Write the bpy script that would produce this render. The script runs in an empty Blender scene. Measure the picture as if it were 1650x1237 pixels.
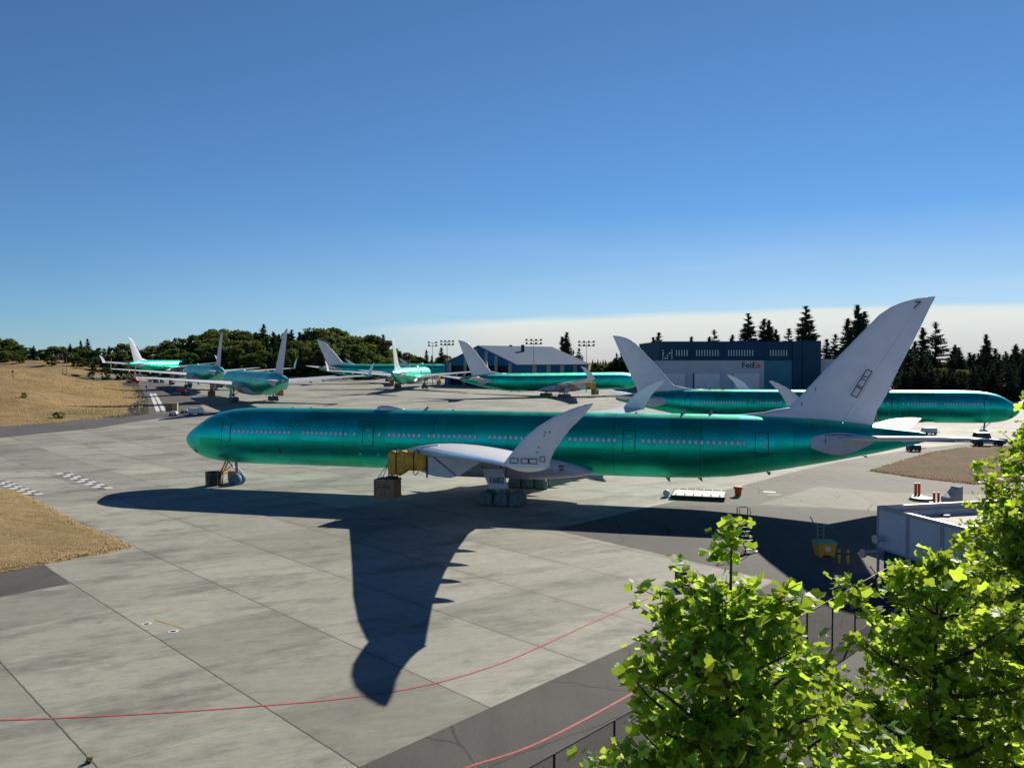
import bpy, bmesh, math, random
import numpy as np
from mathutils import Vector, Matrix
random.seed(7); RNG = np.random.default_rng(7)
scene = bpy.context.scene
COL = scene.collection
R = math.radians
# ---------------------------------------------------------------- camera, sky, sun, exposure
CAM_H, CAM_F, CAM_P = 13.689, 1337.85, 0.02768
cam_d = bpy.data.cameras.new("camera"); cam = bpy.data.objects.new("camera", cam_d); COL.objects.link(cam)
cam.location = (0, 0, CAM_H); cam.rotation_euler = (math.pi/2 - CAM_P, 0, 0)
cam_d.sensor_width = 36; cam_d.lens = CAM_F/1650*36; cam_d.clip_start = 0.1; cam_d.clip_end = 8000
scene.camera = cam
SUN_AZ, SUN_EL = 0.5067, 0.4974
SUNV = Vector((math.sin(SUN_AZ)*math.cos(SUN_EL), math.cos(SUN_AZ)*math.cos(SUN_EL), math.sin(SUN_EL)))
sd = bpy.data.lights.new("sun", 'SUN'); sd.energy = 5.0; sd.angle = R(0.5); sd.color = (1.0, 0.93, 0.80)
so = bpy.data.objects.new("sun", sd); COL.objects.link(so); so.rotation_euler = SUNV.to_track_quat('Z', 'Y').to_euler()
so.location = (0, 0, 100)
world = bpy.data.worlds.new("World"); scene.world = world; world.use_nodes = True
def build_world():
    nt = world.node_tree; nt.nodes.clear(); N = nt.nodes.new; L = nt.links.new
    out = N('ShaderNodeOutputWorld'); bg = N('ShaderNodeBackground'); L(bg.outputs[0], out.inputs[0])
    sky = N('ShaderNodeTexSky'); sky.sky_type = 'NISHITA'; sky.sun_disc = False
    sky.sun_elevation = SUN_EL; sky.sun_rotation = SUN_AZ
    sky.altitude = 150; sky.air_density = 1.0; sky.dust_density = 0.0; sky.ozone_density = 3.0
    hsv = N('ShaderNodeHueSaturation'); hsv.inputs['Saturation'].default_value = 1.0; hsv.inputs['Value'].default_value = 1.0
    L(sky.outputs[0], hsv.inputs['Color'])
    tc = N('ShaderNodeTexCoord'); sx = N('ShaderNodeSeparateXYZ'); L(tc.outputs['Generated'], sx.inputs[0])
    def m(op, a, b=None, c=None, clamp=False):
        n = N('ShaderNodeMath'); n.operation = op; n.use_clamp = clamp
        for i, v in enumerate((a, b, c)):
            if v is None: continue
            if isinstance(v, (int, float)): n.inputs[i].default_value = v
            else: L(v, n.inputs[i])
        return n.outputs[0]
    az = m('ARCTAN2', sx.outputs[0], sx.outputs[1])
    mp = N('ShaderNodeMapping'); mp.inputs['Scale'].default_value = (2.2, 2.2, 26); L(tc.outputs['Generated'], mp.inputs[0])
    nz = N('ShaderNodeTexNoise'); nz.inputs['Scale'].default_value = 1.6; nz.inputs['Detail'].default_value = 6; L(mp.outputs[0], nz.inputs['Vector'])
    # low stratus bank: upper edge rises from left to right, ends on the left
    edge = m('ADD', m('MULTIPLY', m('SMOOTH_MIN', az, 0.25, 0.2), 0.045), 0.057)
    edge = m('ADD', edge, m('MULTIPLY', m('SUBTRACT', nz.outputs[0], 0.5), 0.030))
    f = m('MULTIPLY', m('SUBTRACT', edge, sx.outputs[2]), 75.0, clamp=True)
    mk = m('MULTIPLY', m('ADD', az, 0.22), 5.0, clamp=True)
    top = m('MULTIPLY', m('SUBTRACT', 0.17, sx.outputs[2]), 9.0, clamp=True)
    f = m('MULTIPLY', m('MULTIPLY', f, mk), 0.9)
    veil = m('MULTIPLY', m('MULTIPLY', top, m('MULTIPLY', m('ADD', az, 0.5), 1.2, clamp=True)), 0.30)
    wisp = m('MULTIPLY', m('MULTIPLY', m('SUBTRACT', nz.outputs[0], 0.50), 5.0, clamp=True), m('MULTIPLY', top, 0.10))
    f = m('MAXIMUM', f, m('ADD', veil, m('MULTIPLY', wisp, mk)), clamp=True)
    cmix = N('ShaderNodeMixRGB'); cmix.inputs[1].default_value = (4.9, 4.75, 4.75, 1); cmix.inputs[2].default_value = (6.6, 6.8, 6.3, 1)
    L(m('MULTIPLY', sx.outputs[2], 22.0, clamp=True), cmix.inputs[0])
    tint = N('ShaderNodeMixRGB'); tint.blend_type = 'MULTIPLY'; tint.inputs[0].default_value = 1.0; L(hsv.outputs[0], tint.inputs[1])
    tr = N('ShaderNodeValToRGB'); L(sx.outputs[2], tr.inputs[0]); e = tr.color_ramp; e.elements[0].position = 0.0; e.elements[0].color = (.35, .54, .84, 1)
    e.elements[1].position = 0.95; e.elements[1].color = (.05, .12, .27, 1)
    for p_, c_ in ((.10, (.32, .50, .71)), (.40, (.35, .515, .65)), (.62, (.10, .18, .34))):  # upper stops darken the sky above the view to deepen ground shadows
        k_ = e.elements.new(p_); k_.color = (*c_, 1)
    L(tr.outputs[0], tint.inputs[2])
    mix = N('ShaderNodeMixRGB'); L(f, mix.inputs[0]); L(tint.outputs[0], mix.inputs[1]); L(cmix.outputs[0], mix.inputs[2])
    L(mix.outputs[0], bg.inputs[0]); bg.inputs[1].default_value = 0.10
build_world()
vs = scene.view_settings; vs.view_transform = 'Standard'; vs.look = 'None'; vs.exposure = 0.3; vs.gamma = 1.0; vs.use_curve_mapping = False
scene.render.engine = 'CYCLES'
scene.cycles.max_bounces = 8; scene.cycles.transparent_max_bounces = 8

# ---------------------------------------------------------------- materials
def mat(name, col, rough=0.7, metal=0.0, noise=0.0, nscale=2.0, bump=0.0, bscale=20.0, spec=0.5, coord='Object', col2=None, detail=5):
    m = bpy.data.materials.new(name); m.use_nodes = True; nt = m.node_tree
    b = nt.nodes['Principled BSDF']; b.inputs['Roughness'].default_value = rough; b.inputs['Metallic'].default_value = metal
    b.inputs['Specular IOR Level'].default_value = spec
    b.inputs['Base Color'].default_value = (*col, 1)
    tc = nt.nodes.new('ShaderNodeTexCoord')
    if noise > 0 or col2:
        n = nt.nodes.new('ShaderNodeTexNoise'); n.inputs['Scale'].default_value = nscale; n.inputs['Detail'].default_value = detail
        n.inputs['Roughness'].default_value = 0.62
        nt.links.new(tc.outputs[coord], n.inputs['Vector'])
        r = nt.nodes.new('ShaderNodeValToRGB'); r.color_ramp.elements[0].position = 0.34; r.color_ramp.elements[1].position = 0.66
        c2 = col2 if col2 else tuple(min(1, c*(1+noise)) for c in col)
        c1 = col if col2 else tuple(c*(1-noise) for c in col)
        r.color_ramp.elements[0].color = (*c1, 1); r.color_ramp.elements[1].color = (*c2, 1)
        nt.links.new(n.outputs[0], r.inputs[0]); nt.links.new(r.outputs[0], b.inputs['Base Color'])
    if bump > 0:
        n2 = nt.nodes.new('ShaderNodeTexNoise'); n2.inputs['Scale'].default_value = bscale; n2.inputs['Detail'].default_value = 4
        nt.links.new(tc.outputs[coord], n2.inputs['Vector'])
        bp = nt.nodes.new('ShaderNodeBump'); bp.inputs['Strength'].default_value = bump; bp.inputs['Distance'].default_value = 0.05
        nt.links.new(n2.outputs[0], bp.inputs['Height']); nt.links.new(bp.outputs[0], b.inputs['Normal'])
    return m

class NB:
    """small node-graph helper"""
    def __init__(s, m): s.nt = m.node_tree; s.L = s.nt.links.new; s.b = s.nt.nodes['Principled BSDF']
    def n(s, t, **k):
        x = s.nt.nodes.new(t)
        for a, v in k.items(): setattr(x, a, v)
        return x
    def m(s, op, a, b=None, clamp=False):
        x = s.n('ShaderNodeMath', operation=op, use_clamp=clamp)
        for i, v in enumerate((a, b)):
            if v is None: continue
            if isinstance(v, (int, float)): x.inputs[i].default_value = v
            else: s.L(v, x.inputs[i])
        return x.outputs[0]
    def mix(s, f, a, b, blend='MIX'):
        x = s.n('ShaderNodeMixRGB', blend_type=blend)
        for i, v in enumerate((f, a, b)):
            if isinstance(v, (int, float)): x.inputs[i].default_value = v
            elif isinstance(v, tuple): x.inputs[i].default_value = (*v, 1)
            else: s.L(v, x.inputs[i])
        return x.outputs[0]
    def noise(s, vec, scale, detail=5, rough=0.6):
        x = s.n('ShaderNodeTexNoise'); x.inputs['Scale'].default_value = scale; x.inputs['Detail'].default_value = detail
        x.inputs['Roughness'].default_value = rough; s.L(vec, x.inputs['Vector']); return x.outputs[0]
    def ramp(s, f, p0, p1, v0=0.0, v1=1.0):
        x = s.n('ShaderNodeMapRange'); s.L(f, x.inputs[0]); x.inputs[1].default_value = p0; x.inputs[2].default_value = p1
        x.inputs[3].default_value = v0; x.inputs[4].default_value = v1; return x.outputs[0]
    def mapping(s, vec, rot=(0, 0, 0), scale=(1, 1, 1)):
        x = s.n('ShaderNodeMapping'); x.inputs['Rotation'].default_value = rot; x.inputs['Scale'].default_value = scale
        s.L(vec, x.inputs[0]); return x.outputs[0]
    def stretch(s, vec, deg, k, j=1.0):
        x = s.n('ShaderNodeMapping'); x.vector_type = 'TEXTURE'; x.inputs['Rotation'].default_value = (0, 0, R(deg)); x.inputs['Scale'].default_value = (k, j, 1)
        s.L(vec, x.inputs[0]); return x.outputs[0]

def new_mat(name, rough=0.7, metal=0.0):
    m = bpy.data.materials.new(name); m.use_nodes = True
    b = m.node_tree.nodes['Principled BSDF']; b.inputs['Roughness'].default_value = rough; b.inputs['Metallic'].default_value = metal
    return m, NB(m)

def concrete_mat():
    m, g = new_mat('concrete', 0.8)
    tc = g.n('ShaderNodeTexCoord').outputs['Object']
    sx = g.n('ShaderNodeSeparateXYZ'); g.L(tc, sx.inputs[0]); X, Y = sx.outputs[0], sx.outputs[1]
    u = g.m('ADD', g.m('MULTIPLY', X, .725), g.m('MULTIPLY', Y, .688))
    v = g.m('ADD', g.m('MULTIPLY', X, -.688), g.m('MULTIPLY', Y, .725))
    uu = g.m('DIVIDE', g.m('SUBTRACT', u, 8.85), 6.42); vv = g.m('DIVIDE', g.m('ADD', v, 1.4), 6.2)
    fu, fv = g.m('FLOOR', uu), g.m('FLOOR', vv)
    cb = g.n('ShaderNodeCombineXYZ'); g.L(fu, cb.inputs[0]); g.L(fv, cb.inputs[1])
    wn = g.n('ShaderNodeTexWhiteNoise'); g.L(cb.outputs[0], wn.inputs[0])
    cb2 = g.n('ShaderNodeCombineXYZ'); g.L(fu, cb2.inputs[0]); cb2.inputs[1].default_value = 3
    wn2 = g.n('ShaderNodeTexWhiteNoise'); g.L(cb2.outputs[0], wn2.inputs[0])
    def line(c, f, w, size):
        d = g.m('MULTIPLY', g.m('ABSOLUTE', g.m('SUBTRACT', g.m('SUBTRACT', c, f), 0.5)), size)
        return g.ramp(d, size/2 - w, size/2 - w*0.4)
    wob = g.m('MULTIPLY', g.m('SUBTRACT', g.noise(tc, 1.5, 3), 0.5), 0.05)
    l1 = line(g.m('ADD', uu, g.m('MULTIPLY', wob, .3)), fu, 0.05, 6.42)
    l2 = line(g.m('ADD', vv, g.m('MULTIPLY', wob, .3)), fv, 0.03, 6.2)
    lines = g.m('MAXIMUM', g.m('MULTIPLY', l1, 0.85), g.m('MULTIPLY', l2, 0.40))
    # dark halo of dirt along the main joints
    d1 = g.m('MULTIPLY', g.m('ABSOLUTE', g.m('SUBTRACT', g.m('SUBTRACT', uu, fu), 0.5)), 6.42)
    halo = g.m('MULTIPLY', g.ramp(d1, 2.5, 3.21), g.ramp(g.noise(tc, 0.25, 4), 0.45, 0.7))
    st = g.noise(g.stretch(tc, 16, 4.5), 0.75, 8, 0.68)
    big = g.noise(tc, 0.07, 5, 0.6)
    fine = g.noise(g.stretch(tc, 22, 3.0), 3.6, 10, 0.78)
    med = g.noise(tc, 0.7, 7, 0.68)
    base = g.mix(g.ramp(big, 0.3, 0.7), (0.305, 0.298, 0.25), (0.43, 0.418, 0.352))
    base = g.mix(g.m('MULTIPLY', g.ramp(st, 0.45, 0.72), 0.36), base, (0.17, 0.165, 0.145))
    base = g.mix(g.m('MULTIPLY', g.ramp(med, 0.50, 0.72), 0.28), base, (0.155, 0.15, 0.135))
    pan = g.m('ADD', g.m('MULTIPLY', g.m('SUBTRACT', wn.outputs[0], 0.5), 0.34), g.m('MULTIPLY', g.m('SUBTRACT', wn2.outputs[0], 0.5), 0.18))
    pb = g.n('ShaderNodeHueSaturation'); g.L(base, pb.inputs['Color']); g.L(g.m('ADD', pan, 1.0), pb.inputs['Value'])
    dk = g.m('MULTIPLY', g.ramp(g.noise(g.stretch(tc, 30, 2.2), 0.22, 8, .72), .50, .64), .75)
    base0 = g.mix(dk, pb.outputs[0], (.12, .118, .105))
    pale = g.ramp(g.noise(g.stretch(tc, 14, 5.0), 1.1, 7, .66), 0.54, 0.72)
    base = g.mix(g.m('MULTIPLY', pale, 0.35), base0, (0.46, 0.45, 0.40))
    base = g.mix(g.m('MULTIPLY', g.ramp(fine, 0.45, 0.68), 0.50), base, (0.17, 0.165, 0.145))
    base = g.mix(g.m('MULTIPLY', halo, 0.35), base, (0.11, 0.105, 0.095))
    vo = g.n('ShaderNodeTexVoronoi'); vo.inputs['Scale'].default_value = 0.33; g.L(tc, vo.inputs['Vector'])
    spot = g.m('MULTIPLY', g.ramp(vo.outputs['Distance'], 0.10, 0.03), 0.5)
    base = g.mix(spot, base, (0.08, 0.075, 0.07))
    base = g.mix(lines, base, (0.055, 0.052, 0.048))
    g.L(base, g.b.inputs['Base Color'])
    bp = g.n('ShaderNodeBump'); bp.inputs['Strength'].default_value = 0.25; bp.inputs['Distance'].default_value = 0.02
    g.L(g.m('SUBTRACT', fine, g.m('MULTIPLY', lines, 1.5)), bp.inputs['Height']); g.L(bp.outputs[0], g.b.inputs['Normal'])
    g.b.inputs['Specular IOR Level'].default_value = 0.35
    return m

def asphalt_mat(name, c1, c2, crack=0.6):
    m, g = new_mat(name, 0.85); tc = g.n('ShaderNodeTexCoord').outputs['Object']
    big = g.noise(tc, 0.12, 6, .65); fine = g.noise(tc, 9.0, 8, .75)
    base = g.mix(g.ramp(big, .3, .7), c1, c2)
    base = g.mix(g.m('MULTIPLY', g.ramp(fine, .45, .75), .35), base, tuple(c*1.9 for c in c2))
    st = g.noise(g.mapping(tc, rot=(0, 0, R(43)), scale=(1, .12, 1)), 0.8, 6, .6)
    base = g.mix(g.m('MULTIPLY', g.ramp(st, .5, .75), .4), base, tuple(c*.6 for c in c1))
    vo = g.n('ShaderNodeTexVoronoi', feature='DISTANCE_TO_EDGE'); vo.inputs['Scale'].default_value = 0.11
    wp = g.n('ShaderNodeMixRGB', blend_type='ADD'); wp.inputs[0].default_value = .5; g.L(tc, wp.inputs[1])
    nn = g.n('ShaderNodeTexNoise'); nn.inputs['Scale'].default_value = .8; g.L(tc, nn.inputs['Vector']); g.L(nn.outputs['Color'], wp.inputs[2])
    g.L(wp.outputs[0], vo.inputs['Vector'])
    ck = g.m('MULTIPLY', g.ramp(vo.outputs['Distance'], .006, .002), crack)
    base = g.mix(ck, base, (.02, .02, .02))
    g.L(base, g.b.inputs['Base Color'])
    bp = g.n('ShaderNodeBump'); bp.inputs['Strength'].default_value = .3; bp.inputs['Distance'].default_value = .02
    g.L(fine, bp.inputs['Height']); g.L(bp.outputs[0], g.b.inputs['Normal']); g.b.inputs['Specular IOR Level'].default_value = .3
    return m

def grass_mat(name, c1, c2, c3, gs=0.03):
    m, g = new_mat(name, 0.95); tc = g.n('ShaderNodeTexCoord').outputs['Object']
    big = g.noise(tc, gs, 7, .62); fine = g.noise(tc, 1.7, 9, .78); med = g.noise(tc, .28, 7, .7)
    base = g.mix(g.ramp(med, .33, .68), c1, c2)
    base = g.mix(g.m('MULTIPLY', g.ramp(big, .50, .64), .75), base, c3)
    base = g.mix(g.m('MULTIPLY', g.ramp(fine, .42, .70), .6), base, tuple(c*.42 for c in c1))
    base = g.mix(g.m('MULTIPLY', g.ramp(g.noise(tc, 6, 5, .7), .5, .7), .35), base, tuple(min(1, c*1.3) for c in c2))
    g.L(base, g.b.inputs['Base Color'])
    bp = g.n('ShaderNodeBump'); bp.inputs['Strength'].default_value = .9; bp.inputs['Distance'].default_value = .18
    g.L(g.m('ADD', fine, med), bp.inputs['Height']); g.L(bp.outputs[0], g.b.inputs['Normal']); g.b.inputs['Specular IOR Level'].default_value = .1
    return m

def skin_mat():
    m, g = new_mat('green_skin', 0.38, 0.86)
    tc = g.n('ShaderNodeTexCoord').outputs['Object']
    sx = g.n('ShaderNodeSeparateXYZ'); g.L(tc, sx.inputs[0]); X, Y, Z = sx.outputs
    # barrel sections each have their own batch of primer
    cr = g.n('ShaderNodeValToRGB'); g.L(g.m('DIVIDE', X, 76.0), cr.inputs[0]); e = cr.color_ramp; e.interpolation = 'CONSTANT'
    cols = [(0, (.0, .78, .60)), (.075, (.0, .76, .60)), (.188, (.0, .66, .50)), (.271, (.0, .66, .46)), (.40, (.0, .72, .45)), (.533, (.0, .63, .39)),
            (.638, (.0, .69, .45)), (.744, (.0, .67, .47)), (.854, (.0, .56, .43))]
    e.elements[0].position = 0; e.elements[0].color = (*cols[0][1], 1); e.elements[1].position = cols[1][0]; e.elements[1].color = (*cols[1][1], 1)
    for p, c in cols[2:]:
        k = e.elements.new(p); k.color = (*c, 1)
    blot = g.noise(g.mapping(tc, scale=(.6, 1, 1.6)), .9, 5, .6)
    base = g.mix(g.m('MULTIPLY', g.ramp(blot, .4, .7), .30), cr.outputs[0], (.01, .74, .52))
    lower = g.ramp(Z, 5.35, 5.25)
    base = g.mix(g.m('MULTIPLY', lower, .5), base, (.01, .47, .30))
    cbn = g.n('ShaderNodeCombineXYZ'); g.L(g.m('FLOOR', g.m('DIVIDE', X, 3.16)), cbn.inputs[0]); g.L(g.m('FLOOR', g.m('MULTIPLY', Z, .93)), cbn.inputs[1])
    pw = g.n('ShaderNodeTexWhiteNoise'); g.L(cbn.outputs[0], pw.inputs[0])
    ph = g.n('ShaderNodeHueSaturation'); g.L(base, ph.inputs['Color']); g.L(g.ramp(pw.outputs[0], 0, 1, .84, 1.14), ph.inputs['Value'])
    g.L(g.ramp(pw.outputs[0], 0, 1, .49, .512), ph.inputs['Hue']); base = ph.outputs[0]
    scf = g.noise(g.mapping(tc, scale=(.35, 1, 3.0)), 3.2, 8, .75)
    base = g.mix(g.m('MULTIPLY', g.ramp(scf, .56, .75), .35), base, (.06, .75, .60))
    # frames and stringer lines
    def ln(c, pos, w): return g.ramp(g.m('ABSOLUTE', g.m('SUBTRACT', c, pos)), w, w*.4)
    lines = ln(Z, 5.3, .03)
    for p in (14.3, 20.62, 30.4, 40.5, 48.5, 56.6, 64.9): lines = g.m('MAXIMUM', lines, ln(X, p, .04))
    lines = g.m('MAXIMUM', lines, g.m('MULTIPLY', ln(Z, 7.35, .02), .5))
    lines = g.m('MAXIMUM', lines, g.m('MULTIPLY', ln(Z, 3.6, .02), .5))
    fr = g.m('MULTIPLY', g.m('ABSOLUTE', g.m('SUBTRACT', g.m('FRACT', g.m('DIVIDE', X, 1.58)), .5)), 1.58)
    lines = g.m('MAXIMUM', lines, g.m('MULTIPLY', g.ramp(fr, .768, .786), .30))
    base = g.mix(g.m('MULTIPLY', lines, .55), base, (.0, .06, .07))
    g.L(base, g.b.inputs['Base Color'])
    g.L(g.ramp(blot, .3, .7, .34, .48), g.b.inputs['Roughness'])
    wav = g.n('ShaderNodeTexNoise'); wav.inputs['Scale'].default_value = 1.1; wav.inputs['Detail'].default_value = 3; g.L(g.mapping(tc, scale=(.8, 1, .5)), wav.inputs['Vector'])
    bp = g.n('ShaderNodeBump'); bp.inputs['Strength'].default_value = .10; bp.inputs['Distance'].default_value = .05
    g.L(g.m('SUBTRACT', wav.outputs[0], g.m('MULTIPLY', lines, .25)), bp.inputs['Height']); g.L(bp.outputs[0], g.b.inputs['Normal'])
    return m

M = {}
M['concrete'] = concrete_mat()
M['asphalt'] = asphalt_mat('asphalt', (.068, .065, .062), (.115, .110, .102))
M['asphalt2'] = asphalt_mat('shoulder_asphalt', (.085, .082, .078), (.135, .13, .12))
M['worn_asphalt'] = asphalt_mat('worn_asphalt', (.105, .098, .086), (.185, .172, .15), .8)
M['pad_concrete'] = asphalt_mat('pad_concrete', (.20, .185, .16), (.30, .28, .24), .9)
M['grass'] = grass_mat('dry_grass', (.27, .18, .085), (.46, .33, .16), (.14, .13, .055), .045)
M['grass2'] = grass_mat('dry_grass_island', (.34, .235, .11), (.52, .38, .19), (.26, .22, .09), .05)
M['grass3'] = grass_mat('dry_grass_right', (.17, .115, .065), (.28, .19, .105), (.12, .13, .06), .06)
M['dirt'] = mat('dirt', (.20, .13, .085), .95, noise=.3, nscale=.3)
M['skin'] = skin_mat()
M['composite'] = mat('composite', (.70, .72, .80), .42, noise=.05, nscale=.6, spec=.5)
M['wing_white'] = mat('wing_white', (.72, .72, .73), .35, noise=.05, nscale=.5)
M['slat'] = mat('slat', (.55, .66, .78), .25, .35, noise=.06, nscale=.7)
M['fairing'] = mat('fairing', (.52, .54, .63), .45, noise=.12, nscale=.9)
def window_mat():
    m, g = new_mat('window', .35); tc = g.n('ShaderNodeTexCoord').outputs['Object']; sx = g.n('ShaderNodeSeparateXYZ'); g.L(tc, sx.inputs[0])
    a = g.m('DIVIDE', sx.outputs[0], .165); b = g.m('DIVIDE', sx.outputs[2], .255); r = g.m('SQRT', g.m('ADD', g.m('MULTIPLY', a, a), g.m('MULTIPLY', b, b)))
    c = g.mix(g.ramp(b, -.8, .8), (.74, .92, .98), (.52, .68, .76)); g.L(g.mix(g.ramp(r, .74, .82), c, (.01, .09, .10)), g.b.inputs['Base Color']); return m
M['window'] = window_mat()
M['dark_line'] = mat('dark_line', (.012, .03, .035), .6)
M['latch'] = mat('latch', (.03, .045, .07), .6)
M['tyre_cover'] = mat('tyre_cover', (.10, .155, .165), .75, noise=.35, nscale=3, bump=.6, bscale=4)
M['blue_cover'] = mat('blue_cover', (.10, .20, .30), .7, noise=.3, nscale=3, bump=.6, bscale=4)
M['strap'] = mat('strap', (.02, .022, .025), .8)
M['strut'] = mat('strut', (.22, .24, .27), .4, .3, noise=.2, nscale=5)
M['dark_metal'] = mat('dark_metal', (.035, .037, .042), .55, .4, noise=.3, nscale=6)
M['tarp'] = mat('tarp', (.62, .34, .03), .6, noise=.35, nscale=1.8, bump=1.0, bscale=2.4)
M['wood'] = mat('wood', (.30, .19, .115), .8, noise=.25, nscale=4)
M['yellow_wood'] = mat('yellow_wood', (.50, .34, .14), .8, noise=.2, nscale=4)
M['yellow'] = mat('yellow_paint', (.62, .38, .03), .5, noise=.15, nscale=5)
M['ochre'] = mat('ochre_paint', (.66, .40, .07), .5, noise=.2, nscale=5)
M['red'] = mat('red_plastic', (.60, .05, .02), .5, noise=.12, nscale=5)
M['redline'] = mat('red_line_paint', (.50, .09, .085), .7, noise=.3, nscale=3)
M['white_paint'] = mat('white_paint', (.70, .69, .66), .7, noise=.18, nscale=2)
M['yellow_line'] = mat('yellow_line_paint', (.55, .38, .10), .7, noise=.2, nscale=2)
M['black_plastic'] = mat('black_plastic', (.012, .013, .016), .5, noise=.3, nscale=4)
M['grey_panel'] = mat('grey_panel', (.50, .54, .62), .5, noise=.06, nscale=1.5)
M['grey_frame'] = mat('grey_frame', (.34, .36, .39), .5, noise=.08, nscale=1.5)
M['roof_mem'] = mat('roof_membrane', (.62, .59, .52), .85, noise=.12, nscale=1.2)
M['corr'] = mat('corrugated', (.42, .44, .47), .45, .3, noise=.1, nscale=2)
M['hangar_blue'] = mat('hangar_blue', (.012, .13, .27), .6, noise=.12, nscale=.1, spec=.15)
M['hangar_roof'] = mat('hangar_roof', (.12, .18, .275), .9, .0, noise=.06, nscale=.08, spec=.1)
M['hangar_beige'] = mat('hangar_beige', (.36, .33, .25), .7, noise=.1, nscale=.2)
M['hangar_inside_shade'] = mat('hangar_inside_shade', (.012, .016, .025), .8)
M['navy'] = mat('navy_panel', (.016, .060, .115), .7, noise=.10, nscale=.12, spec=.15)
M['bldg_grey'] = mat('bldg_grey', (.50, .54, .59), .6, noise=.06, nscale=.12, spec=.2)
M['bldg_teal'] = mat('bldg_teal', (.06, .21, .29), .6, noise=.10, nscale=.12, spec=.2)
M['bldg_dark'] = mat('bldg_dark', (.02, .070, .12), .7, noise=.10, nscale=.12, spec=.15)
M['door_white'] = mat('door_white', (.75, .76, .78), .6, noise=.05, nscale=.3)
M['sign_blue'] = mat('sign_blue', (.02, .015, .10), .5)
M['sign_red'] = mat('sign_red', (.65, .03, .015), .5)
M['pale'] = mat('pale_strip', (.48, .56, .60), .4)
M['bark'] = mat('bark', (.07, .055, .045), .9, noise=.3, nscale=8, bump=.5)
M['silver'] = mat('silver', (.55, .57, .60), .35, .7)
M['glass'] = mat('vehicle_glass', (.01, .015, .02), .1)
M['veh_white'] = mat('vehicle_white', (.65, .66, .66), .4)
M['veh_red'] = mat('vehicle_red', (.45, .03, .04), .4)
M['veh_blue'] = mat('vehicle_blue', (.03, .05, .12), .4)
M['green_paint'] = mat('green_paint', (.10, .28, .18), .5)
M['black_wire'] = mat('black_wire', (.015, .016, .018), .6)

def foliage_mat(name, c1, c2, trans, tr_col, rough=.5, scale=1.0, spec=.3, rnd=.15):
    m, g = new_mat(name, rough)
    tc = g.n('ShaderNodeTexCoord').outputs['Object']
    geo = g.n('ShaderNodeNewGeometry'); oi = g.n('ShaderNodeObjectInfo')
    n = g.noise(tc, scale, 4, .7)
    base = g.mix(g.ramp(n, .35, .65), c1, c2)
    hs = g.n('ShaderNodeHueSaturation'); g.L(base, hs.inputs['Color'])
    g.L(g.ramp(geo.outputs['Random Per Island'], 0, 1, 1-2.2*rnd, 1+2.2*rnd), hs.inputs['Value'])
    g.L(g.m('ADD', g.ramp(oi.outputs['Random'], 0, 1, .5-rnd*.16, .5+rnd*.10), g.ramp(g.m('FRACT', g.m('MULTIPLY', geo.outputs['Random Per Island'], 7.3)), 0, 1, -.022, .022)), hs.inputs['Hue'])
    g.L(hs.outputs[0], g.b.inputs['Base Color']); g.b.inputs['Specular IOR Level'].default_value = spec
    tr = g.n('ShaderNodeBsdfTranslucent')
    h2 = g.n('ShaderNodeHueSaturation'); h2.inputs['Color'].default_value = (*tr_col, 1)
    g.L(g.ramp(geo.outputs['Random Per Island'], 0, 1, 1-1.6*rnd, 1+1.6*rnd), h2.inputs['Value'])
    g.L(h2.outputs[0], tr.inputs[0])
    mx = g.n('ShaderNodeMixShader'); mx.inputs[0].default_value = trans
    g.L(g.b.outputs[0], mx.inputs[1]); g.L(tr.outputs[0], mx.inputs[2])
    out = [x for x in g.nt.nodes if x.type == 'OUTPUT_MATERIAL'][0]; g.L(mx.outputs[0], out.inputs[0])
    return m
M['leaf'] = foliage_mat('tulip_leaf', (.05, .155, .028), (.12, .235, .035), .56, (.54, .72, .05), .45, 1.2, .28, .32)
M['fol_a'] = foliage_mat('broadleaf_foliage', (.030, .075, .022), (.070, .125, .034), .35, (.14, .23, .04), .75, .3, .15, .25)
M['fol_b'] = foliage_mat('olive_foliage', (.055, .085, .024), (.10, .13, .04), .35, (.19, .23, .05), .75, .3, .15, .25)
M['fol_c'] = foliage_mat('conifer_foliage', (.022, .050, .040), (.042, .078, .050), .2, (.07, .12, .05), .75, .5, .15, .3)
M['tuft'] = foliage_mat('tuft', (.46, .37, .22), (.60, .49, .30), .45, (.70, .55, .32), .9, 1, .1, .10)
M['tuft2'] = foliage_mat('tuft_brown', (.26, .18, .10), (.38, .27, .15), .4, (.45, .31, .17), .9, .4, .1, .15)
M['tuft3'] = foliage_mat('tuft_bank', (.36, .27, .12), (.55, .42, .21), .45, (.6, .46, .2), .9, .05, .1, .15)
M['weed'] = foliage_mat('weed_foliage', (.12, .13, .05), (.2, .2, .08), .3, (.3, .3, .1), .7, 2, .2, .2)

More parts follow.
